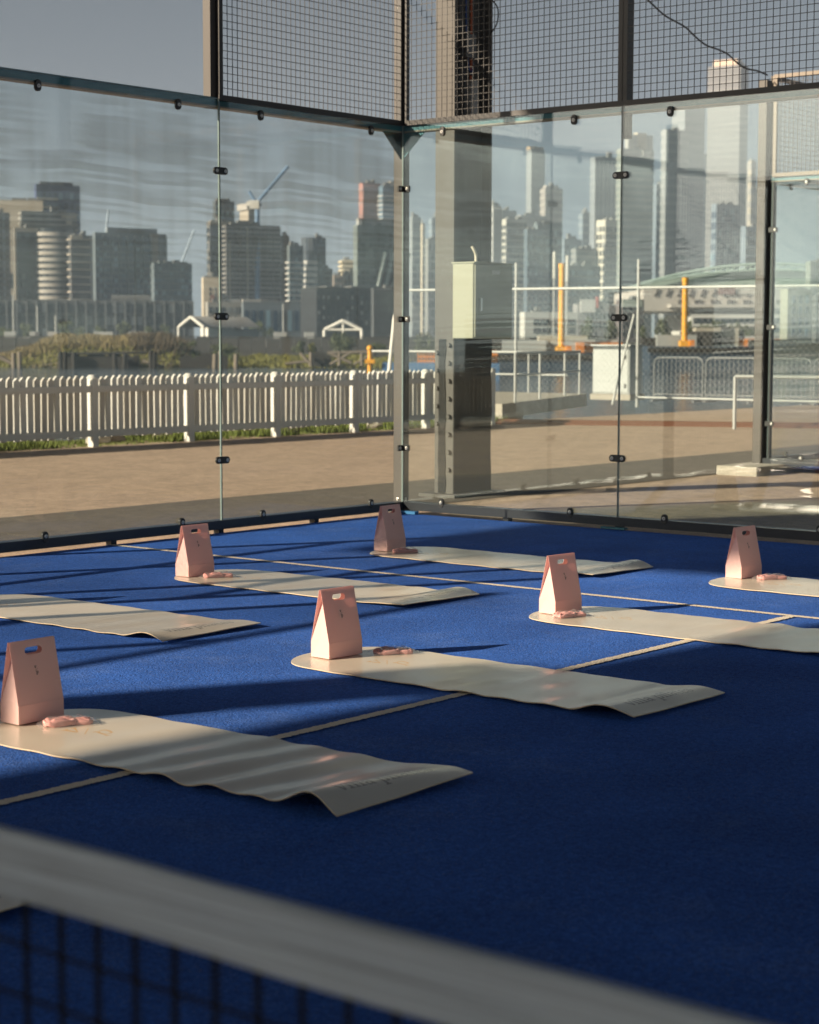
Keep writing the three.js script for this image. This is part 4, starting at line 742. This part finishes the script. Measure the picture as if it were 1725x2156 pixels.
// boats along the far wharf
function boat(x, dist, L, hullM, label, mast) {
  const o = thing('moored_boat', label, 'boat', 'boats moored along the far wharf'); inPlan(o, x, dist, WATER + 1.6, 0.1);
  const s = new THREE.Shape(); s.moveTo(-L / 2, 0.9); s.lineTo(L / 2 + 0.6, 1.15); s.lineTo(L / 2 - 0.4, 0); s.lineTo(-L / 2 + 0.2, 0); s.closePath();
  part(o, 'hull', new THREE.ExtrudeGeometry(s, { depth: 2.4, bevelEnabled: true, bevelSize: 0.15, bevelThickness: 0.3 }), hullM, [0, 0, -1.2]);
  part(o, 'cabin', slab(-L * 0.25, L * 0.15, 1.0, 1.95, -0.8, 0.8), M.galv); part(o, 'windscreen', slab(L * 0.15, L * 0.2, 1.0, 1.6, -0.7, 0.7), M.glassDark);
  if (mast) part(o, 'mast', bar(V(0.2, 1, 0), V(0.2, mast, 0), 0.09, 6), M.galv);
}
boat(32, 240, 3.6, M.galv, 'pale yacht with a tall mast at the far left shore', 6.6); boat(82, 242, 3, M.galv, 'pale boat with a mast second from the left edge', 5.2); boat(228, 240, 6, M.white, 'long white launch left of the white gable shed'); boat(300, 238, 6, M.blueHull, 'small blue boat between the launch and the shed'); boat(595, 240, 4, M.galv, 'pale boat right of the grey shed roof', 5.5); boat(655, 240, 3, M.galv, 'small boat left of the open gable frame'); boat(120, 240, 3, M.orange, 'small boat with orange hull near the left shore', 4.0);

// right-hand skyline
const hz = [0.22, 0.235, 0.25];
building('office_tower', 'slim grey tower just right of the corner post', [862, 867, 885], 460, 1200, { wall: hz, grid: [4, 16, 0.5] });
building('office_tower', 'narrow sunlit sliver tower left of the steel column', [880, 888, 894], 474, 1250, { wall: cream, grid: [2, 12, 0.4] });
building('office_block', 'grey block low beside the steel column', [894, 900, 925], 505, 1000, { wall: [0.2, 0.2, 0.2], grid: [4, 10, 0.5] });
building('office_tower', 'pale ribbed tower right of the steel column', [1026, 1034, 1052], 436, 1150, { wall: [0.36, 0.36, 0.36], fins: [7, [0.50, 0.49, 0.47], 0.8, 0.4], side: [2, 16] });
building('office_tower', 'grey tower with a curved shoulder behind the gridded block', [1048, 1053, 1084], 446, 1300, { wall: hz, bands: [18, [0.28, 0.29, 0.3], 0.4, 0.3] });
building('office_block', 'broad pale gridded block right of the column', [1054, 1062, 1106], 464, 1050, { wall: [0.44, 0.42, 0.38], grid: [10, 17, 0.62, 0, 1, 0.1, 0.98], side: [3, 17], glass: 'dark' });
building('office_tower', 'tall slim grey tower with a lit brown cap', [1104, 1113, 1141], 320, 1600, { wall: [0.20, 0.215, 0.235], fins: [6, [0.25, 0.265, 0.28], 0.8, 0.3], roof: [[-0.05, 0.98, 315, [0.45, 0.33, 0.22]]], panel: [[0.42, 0.78, 0.42, 0.72, [0.42, 0.47, 0.52]]] });
building('office_tower', 'brownish tower joined right of the tall slim tower', [1134, 1143, 1180], 400, 1550, { wall: [0.26, 0.23, 0.215], bands: [22, [0.33, 0.30, 0.28], 0.5, 0.35], roof: [[0.1, 0.8, 394, [0.3, 0.27, 0.25]]] });
building('office_block', 'long grey block with ribbed top behind the blue glass blocks', [1086, 1092, 1150], 456, 1250, { wall: [0.27, 0.265, 0.27], fins: [16, [0.36, 0.35, 0.35], 0.5, 0.4] });
building('office_block', 'blue glass block left of the floodlight mast', [1100, 1106, 1128], 485, 950, { wall: [0.07, 0.10, 0.135], glass: 'blue', grid: [5, 12, 0.7] });
building('office_block', 'pale glass block behind the left yellow pile', [1120, 1127, 1181], 475, 980, { wall: [0.13, 0.16, 0.185], glass: 'blue', grid: [9, 13, 0.6], roof: [[0, 1, 470, [0.1, 0.12, 0.14]]] });
building('office_block', 'low wide grey block right of the left yellow pile', [1185, 1192, 1262], 560, 800, { wall: [0.12, 0.13, 0.14], grid: [10, 7, 0.7, 0, 1, 0.3, 0.95], glass: 'blue' });
building('office_block', 'stepped grey block behind the low wide block', [1200, 1208, 1252], 524, 1000, { wall: [0.16, 0.17, 0.18], bands: [8, [0.22, 0.225, 0.23], 0.4, 0.4, 0, 1, 0.5] });
building('office_tower', 'tall plain grey tower left of the right glass seam', [1237, 1245, 1291], 336, 1550, { wall: [0.185, 0.205, 0.235], fins: [5, [0.30, 0.31, 0.33], 0.8, 0.2], bands: [24, [0.21, 0.23, 0.255], 0.3, 0.3] });
building('apartment_tower', 'sunlit white apartment tower by the right glass seam', [1252, 1268, 1294], 465, 1000, { wall: [0.50, 0.47, 0.40], grid: [5, 14, 0.5, 0, 1, 0.1, 0.95], side: [3, 14] });
building('office_tower', 'large green-grey tower with a sign at its top right of the seam', [1292, 1301, 1371], 318, 1150, { wall: [0.17, 0.195, 0.185], glass: 'green', bands: [28, [0.23, 0.245, 0.225], 0.4, 0.35], roof: [[0.22, 1.0, 288, [0.28, 0.28, 0.27]], [0.5, 0.8, 284, cream]], panel: [[0.0, 1, 0.935, 0.985, [0.15, 0.155, 0.15]]] });
{ // sign: diagonal white bars
  const c = document.createElement('canvas'); c.width = c.height = 128; const x = c.getContext('2d'); x.fillStyle = '#5a5b58'; x.fillRect(0, 0, 128, 128); x.fillStyle = '#e6e4de'; for (let k = 0; k < 4; k++) { x.save(); x.translate(14 + k * 28, 0); x.transform(1, 0, -0.35, 1, 30, 0); x.fillRect(0, 10, 13, 72); x.restore(); } x.fillRect(26, 98, 76, 10);
  const t = new THREE.CanvasTexture(c); t.colorSpace = THREE.SRGBColorSpace; const o = thing('tower_sign', 'white barred sign at the top of the green-grey tower', 'sign'); inPlan(o, 1352, 1130, 0, 0.5); part(o, 'sign_board', slab(-2.8, 2.8, heightAt(337, 1130), heightAt(322, 1130), -0.3, 0.3), new THREE.MeshStandardMaterial({ map: t, roughness: 0.6 }));
}
building('office_tower', 'grey tower with a stepped top between the two tallest towers', [1384, 1392, 1442], 279, 1500, { wall: [0.22, 0.23, 0.24], bands: [24, [0.26, 0.27, 0.28], 0.4, 0.35] });
building('office_tower', 'dark upper tower right of the stepped grey one', [1409, 1430, 1475], 231, 1620, { wall: [0.17, 0.185, 0.205], bands: [26, [0.20, 0.215, 0.235], 0.4, 0.3], roof: [[0.0, 0.5, 228, [0.2, 0.21, 0.22]]] });
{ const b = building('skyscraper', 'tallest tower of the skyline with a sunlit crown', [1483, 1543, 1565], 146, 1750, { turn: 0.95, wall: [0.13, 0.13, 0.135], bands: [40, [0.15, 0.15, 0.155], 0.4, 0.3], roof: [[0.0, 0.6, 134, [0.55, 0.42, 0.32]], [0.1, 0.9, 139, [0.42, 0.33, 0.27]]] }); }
building('office_tower', 'narrow beige tower right of the tallest tower', [1563, 1569, 1580], 344, 1500, { wall: [0.36, 0.32, 0.27], bands: [14, [0.26, 0.25, 0.24], 0.4, 0.5] });
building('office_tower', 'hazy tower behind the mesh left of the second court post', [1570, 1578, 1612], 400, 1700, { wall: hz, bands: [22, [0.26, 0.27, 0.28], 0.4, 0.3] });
building('apartment_block', 'greenish beige block with scattered windows at the right edge', [1640, 1650, 1706], 607, 330, { turn: 0.35, wall: [0.30, 0.29, 0.23], grid: [3, 4, 0.4, 0.1, 0.9, 0.1, 0.9], glass: 'blue' });
building('apartment_block', 'taller grey-green block behind at the right edge', [1690, 1696, 1760], 550, 420, { turn: 0.35, wall: [0.20, 0.22, 0.20], grid: [4, 9, 0.5, 0, 1, 0.1, 0.95] });
building('office_block', 'dark block behind the right edge beside the beige block', [1704, 1710, 1780], 620, 360, { turn: 0.3, wall: [0.04, 0.04, 0.04], bands: [7, [0.2, 0.2, 0.19], 0.3, 0.3] });
building('parking_deck', 'white low parking building with two rows of dark openings right of the column', [1094, 1102, 1213], 657, 430, { turn: 0.2, wall: [0.46, 0.45, 0.43], grid: [5, 2, 0.8, 0.15, 0.98, 0.25, 0.8] });
building('office_block', 'grey block with a white sign left of the stadium', [1205, 1212, 1300], 640, 520, { turn: 0.2, wall: [0.22, 0.21, 0.215], grid: [8, 3, 0.5, 0.2, 1, 0.1, 0.8], panel: [[0.06, 0.42, 0.78, 1.12, [0.62, 0.60, 0.58]], [0.44, 0.5, 0.9, 1.2, [0.5, 0.08, 0.06]]] });
building('office_block', 'dark brown block behind the right fence post before the stadium', [1296, 1305, 1352], 630, 480, { turn: 0.25, wall: [0.15, 0.13, 0.135], grid: [6, 4, 0.5, 0, 1, 0.1, 0.9], panel: [[0.0, 0.9, 0.82, 0.98, [0.38, 0.42, 0.36]]] });
{ // stadium with an arched truss roof
  const d = 640, s = d / FPX, o = thing('stadium', 'beige stadium under a pale green arched roof truss at right', 'stadium'); inPlan(o, 1620, d, 1.0, 0.05);
  const X = (x) => (x - 1620) * s, Y = (y) => heightAt(y, d) - 1, tr = mat([0.36, 0.46, 0.42], 0.6), be = mat([0.44, 0.40, 0.37], 0.85), wh = mat([0.58, 0.56, 0.53], 0.8);
  const arc = (k) => Array.from({ length: 25 }, (_, i) => { const t = i / 24 * 2 - 1; return V(X(1620 + 292 * t), Y(603) + (Y(556) - Y(603)) * k * (1 - t * t), 0); });
  const A = arc(1), B = arc(0.74);
  part(o, 'top_chord', new THREE.TubeGeometry(new THREE.CatmullRomCurve3(A), 60, 0.5, 6), tr); part(o, 'bottom_chord', new THREE.TubeGeometry(new THREE.CatmullRomCurve3(B), 60, 0.4, 6), tr);
  for (let i = 1; i < 24; i++) { part(o, 'truss_web', bar(A[i], B[i], 0.28, 4), tr); part(o, 'truss_web', bar(A[i], B[Math.max(0, i - 1)], 0.28, 4), tr); }
  part(o, 'roof_shell', (() => { const sh = new THREE.Shape(B.map((q) => new THREE.Vector2(q.x, q.y))); return new THREE.ExtrudeGeometry(sh, { depth: 60, bevelEnabled: false }).translate(0, 0, -62); })(), mat([0.30, 0.37, 0.33], 0.7));
  part(o, 'upper_stand', slab(X(1345), X(1900), Y(655), Y(606), -60, 2), be);
  for (let i = 0; i < 16; i++) part(o, 'roof_slot', slab(-0.35, 0.35, -1.4, 1.4, 0, 0.5), mat([0.10, 0.09, 0.09], 0.8), [X(1372 + i * 24), Y(617), 2], [0, 0, -0.4]);
  part(o, 'canopy_edge', slab(X(1395), X(1900), Y(648), Y(641), 2, 8), be);
  for (let i = 0; i < 12; i++) part(o, 'opening', slab(-1.2, 1.2, -0.7, 0.7, 0, 0.5), mat([0.06, 0.05, 0.05], 0.8), [X(1425 + i * 34), Y(636), 2]);
  part(o, 'lower_front', slab(X(1440), X(1900), -1, Y(660), -40, 6), wh);
  for (const y of [676, 695]) for (let i = 0; i < 12; i++) part(o, 'window', slab(-2.1, 2.1, -1.1, 1.1, 0, 0.4), M.glassDark, [X(1458 + i * 18), Y(y), 6]);
  for (const y of [686, 704]) part(o, 'floor_ledge', slab(X(1440), X(1900), Y(y), Y(y) + 0.7, 6, 7), wh);
  part(o, 'sign_panel', slab(X(1502), X(1535), Y(620), Y(607), 2, 3), mat([0.20, 0.12, 0.115], 0.7));
  for (let i = 0; i < 7; i++) part(o, 'sign_letter', slab(0, 1.6, 0, 2.8, 0, 0.4), wh, [X(1538 + i * 7), Y(619), 2.1]);
}
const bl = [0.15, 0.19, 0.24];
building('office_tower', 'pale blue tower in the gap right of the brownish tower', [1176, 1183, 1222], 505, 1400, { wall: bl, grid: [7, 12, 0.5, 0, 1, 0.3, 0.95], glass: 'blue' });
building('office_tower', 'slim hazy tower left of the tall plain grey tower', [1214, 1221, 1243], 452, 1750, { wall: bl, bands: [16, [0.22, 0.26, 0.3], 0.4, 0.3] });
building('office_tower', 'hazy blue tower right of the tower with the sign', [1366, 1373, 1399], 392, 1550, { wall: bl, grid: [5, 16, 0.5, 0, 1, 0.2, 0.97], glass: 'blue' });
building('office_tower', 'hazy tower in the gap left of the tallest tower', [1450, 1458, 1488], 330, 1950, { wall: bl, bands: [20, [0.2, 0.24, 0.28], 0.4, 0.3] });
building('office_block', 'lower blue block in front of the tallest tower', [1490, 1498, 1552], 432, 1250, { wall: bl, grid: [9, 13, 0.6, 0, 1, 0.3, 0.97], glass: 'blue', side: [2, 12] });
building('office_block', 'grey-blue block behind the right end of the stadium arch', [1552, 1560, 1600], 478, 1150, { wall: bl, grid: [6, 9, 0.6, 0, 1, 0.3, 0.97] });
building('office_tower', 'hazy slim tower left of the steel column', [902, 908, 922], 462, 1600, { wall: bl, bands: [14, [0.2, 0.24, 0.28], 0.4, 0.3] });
for (const [i, x] of [14, 62, 140, 172, 214, 262, 318, 352, 540, 566].entries()) shrub(x, 716, 688 - (i % 3) * 5, 24, 480, i % 2 ? M.leafOlive : M.leaf, 'street_tree', `${['leftmost', 'second', 'third', 'fourth', 'fifth', 'sixth', 'seventh', 'eighth', 'ninth', 'rightmost'][i]} ${i % 9 ? 'from left ' : ''}of the small trees along the dark waterfront podium`, 180 + i, 'trees along the waterfront podium');
// floodlight masts by the river
for (const [x, y0, y1, lab] of [[1163, 588, 532, 'tall floodlight array of white lamps left of the left yellow pile'], [1190, 594, 540, 'tall floodlight array of white lamps right of the left yellow pile']]) {
  const d = 320, s = d / FPX, o = thing('floodlight_mast', lab, 'floodlight', 'floodlight masts across the river'); inPlan(o, x, d, 1.0);
  part(o, 'mast', bar(V(0, 0, -0.4), V(0, heightAt(y1, d) - 1, -0.4), 0.16, 6), M.galv);
  const n = 9, ya = heightAt(y0, d) - 1, yb = heightAt(y1, d) - 1; for (let i = 0; i < n; i++) part(o, 'lamp', new THREE.SphereGeometry(0.3, 8, 6), M.white, [0, ya + (yb - ya) * (i + 0.5) / n, 0]);
}
// piling barges with yellow piles
function barge(xp, w, yt, yb, x0, x1, dist, label, plab) {
  const s = dist / FPX, o = thing('work_barge', label, 'barge', 'work barges on the river'); inPlan(o, (x0 + x1) / 2, dist, WATER); const hw = (x1 - x0) / 2 * s, dh = heightAt(yb, dist) - WATER;
  part(o, 'hull', slab(-hw, hw, -0.5, dh, -6, 4), M.blueHull); part(o, 'rubbing_strake', slab(-hw - 0.2, hw + 0.2, dh - 0.5, dh - 0.1, 4, 4.2), M.timber);
  for (let i = 0; i < 9; i++) { const r = rng(i + xp); part(o, 'deck_load', slab(0, 1.6 + r() * 3, 0, 0.6 + r() * 1.1, -2, 0), [M.timber, M.galv, M.orange, M.darkWall, M.concrete][i % 5], [-hw + hw * 2 * i / 9, dh, r() * 2 - 2]); }
  const q = thing('yellow_pile', plab, 'pile', 'yellow steel piles on the river barges'); inPlan(q, xp, dist - 1, WATER);
  const H = heightAt(yt, dist) - WATER; part(q, 'tube', new THREE.CylinderGeometry(w / 2 * s, w / 2 * s, H - dh, 14), M.yellow, [0, dh + (H - dh) / 2, 0]); part(q, 'cap', new THREE.CylinderGeometry(w / 2 * s * 1.12, w / 2 * s * 1.12, 0.35, 14), M.yellow, [0, H, 0]); part(q, 'collar', box(w * s * 1.7, 0.5, 1.2), M.yellow, [0, dh + 0.25, 0]); part(q, 'drive_unit', box(w * s * 0.8, 0.5, 0.9), M.orange, [w * s * 1.1, dh + 0.3, 0.4]);
}
barge(1179, 13, 562, 742, 1030, 1262, 150, 'blue work barge behind the landing rails', 'tall yellow steel pile standing on the left barge');
barge(1436, 12, 590, 728, 1352, 1600, 165, 'dark work barge behind the crowd barriers', 'tall yellow steel pile standing on the right barge');
{ // pontoon with an orange guard rail and yellow bollard
  const d = 120, s = d / FPX, o = thing('pontoon', 'blue pontoon with orange guard rails beyond the picket fence', 'pontoon'); inPlan(o, 900, d, WATER);
  part(o, 'deck', slab(-95 * s * 1.0, 150 * s, -0.3, heightAt(764, d) - WATER, -5, 0), mat([0.06, 0.15, 0.30], 0.6)); const y = heightAt(764, d) - WATER;
  for (let i = 0; i < 22; i++) part(o, 'guard_post', box(0.06, 0.75, 0.06), M.orange, [(-20 + i * 6.6) * s, y + 0.37, -0.4]); for (const h of [0.12, 0.4, 0.72]) part(o, 'guard_rail', slab(-20 * s, 122 * s, y + h - 0.05, y + h + 0.05, -0.5, -0.35), M.orange); part(o, 'orange_panel', slab(150 * s * 0.62, 150 * s * 0.98, y, y + 0.8, -0.9, -0.8), M.orange);
  const b = thing('yellow_bollard', 'bright yellow bollard left of the corner post beyond the fence', 'bollard'); inPlan(b, 779, d, WATER); part(b, 'post', new THREE.CylinderGeometry(0.14, 0.16, y + 0.9, 10), M.yellow, [0, (y + 0.9) / 2, 0]); part(b, 'cap', new THREE.SphereGeometry(0.2, 10, 8), M.yellow, [0, y + 0.92, 0]); part(b, 'base', box(0.6, 0.25, 0.6), M.yellow, [0, y + 0.1, 0]);
}

scene.fog = new THREE.FogExp2(new THREE.Color().setRGB(0.62, 0.72, 0.86), 0.00020);

scene.traverse((o) => { if (o.isMesh) { o.castShadow = true; o.receiveShadow = true; } });
renderer.render(scene, camera);
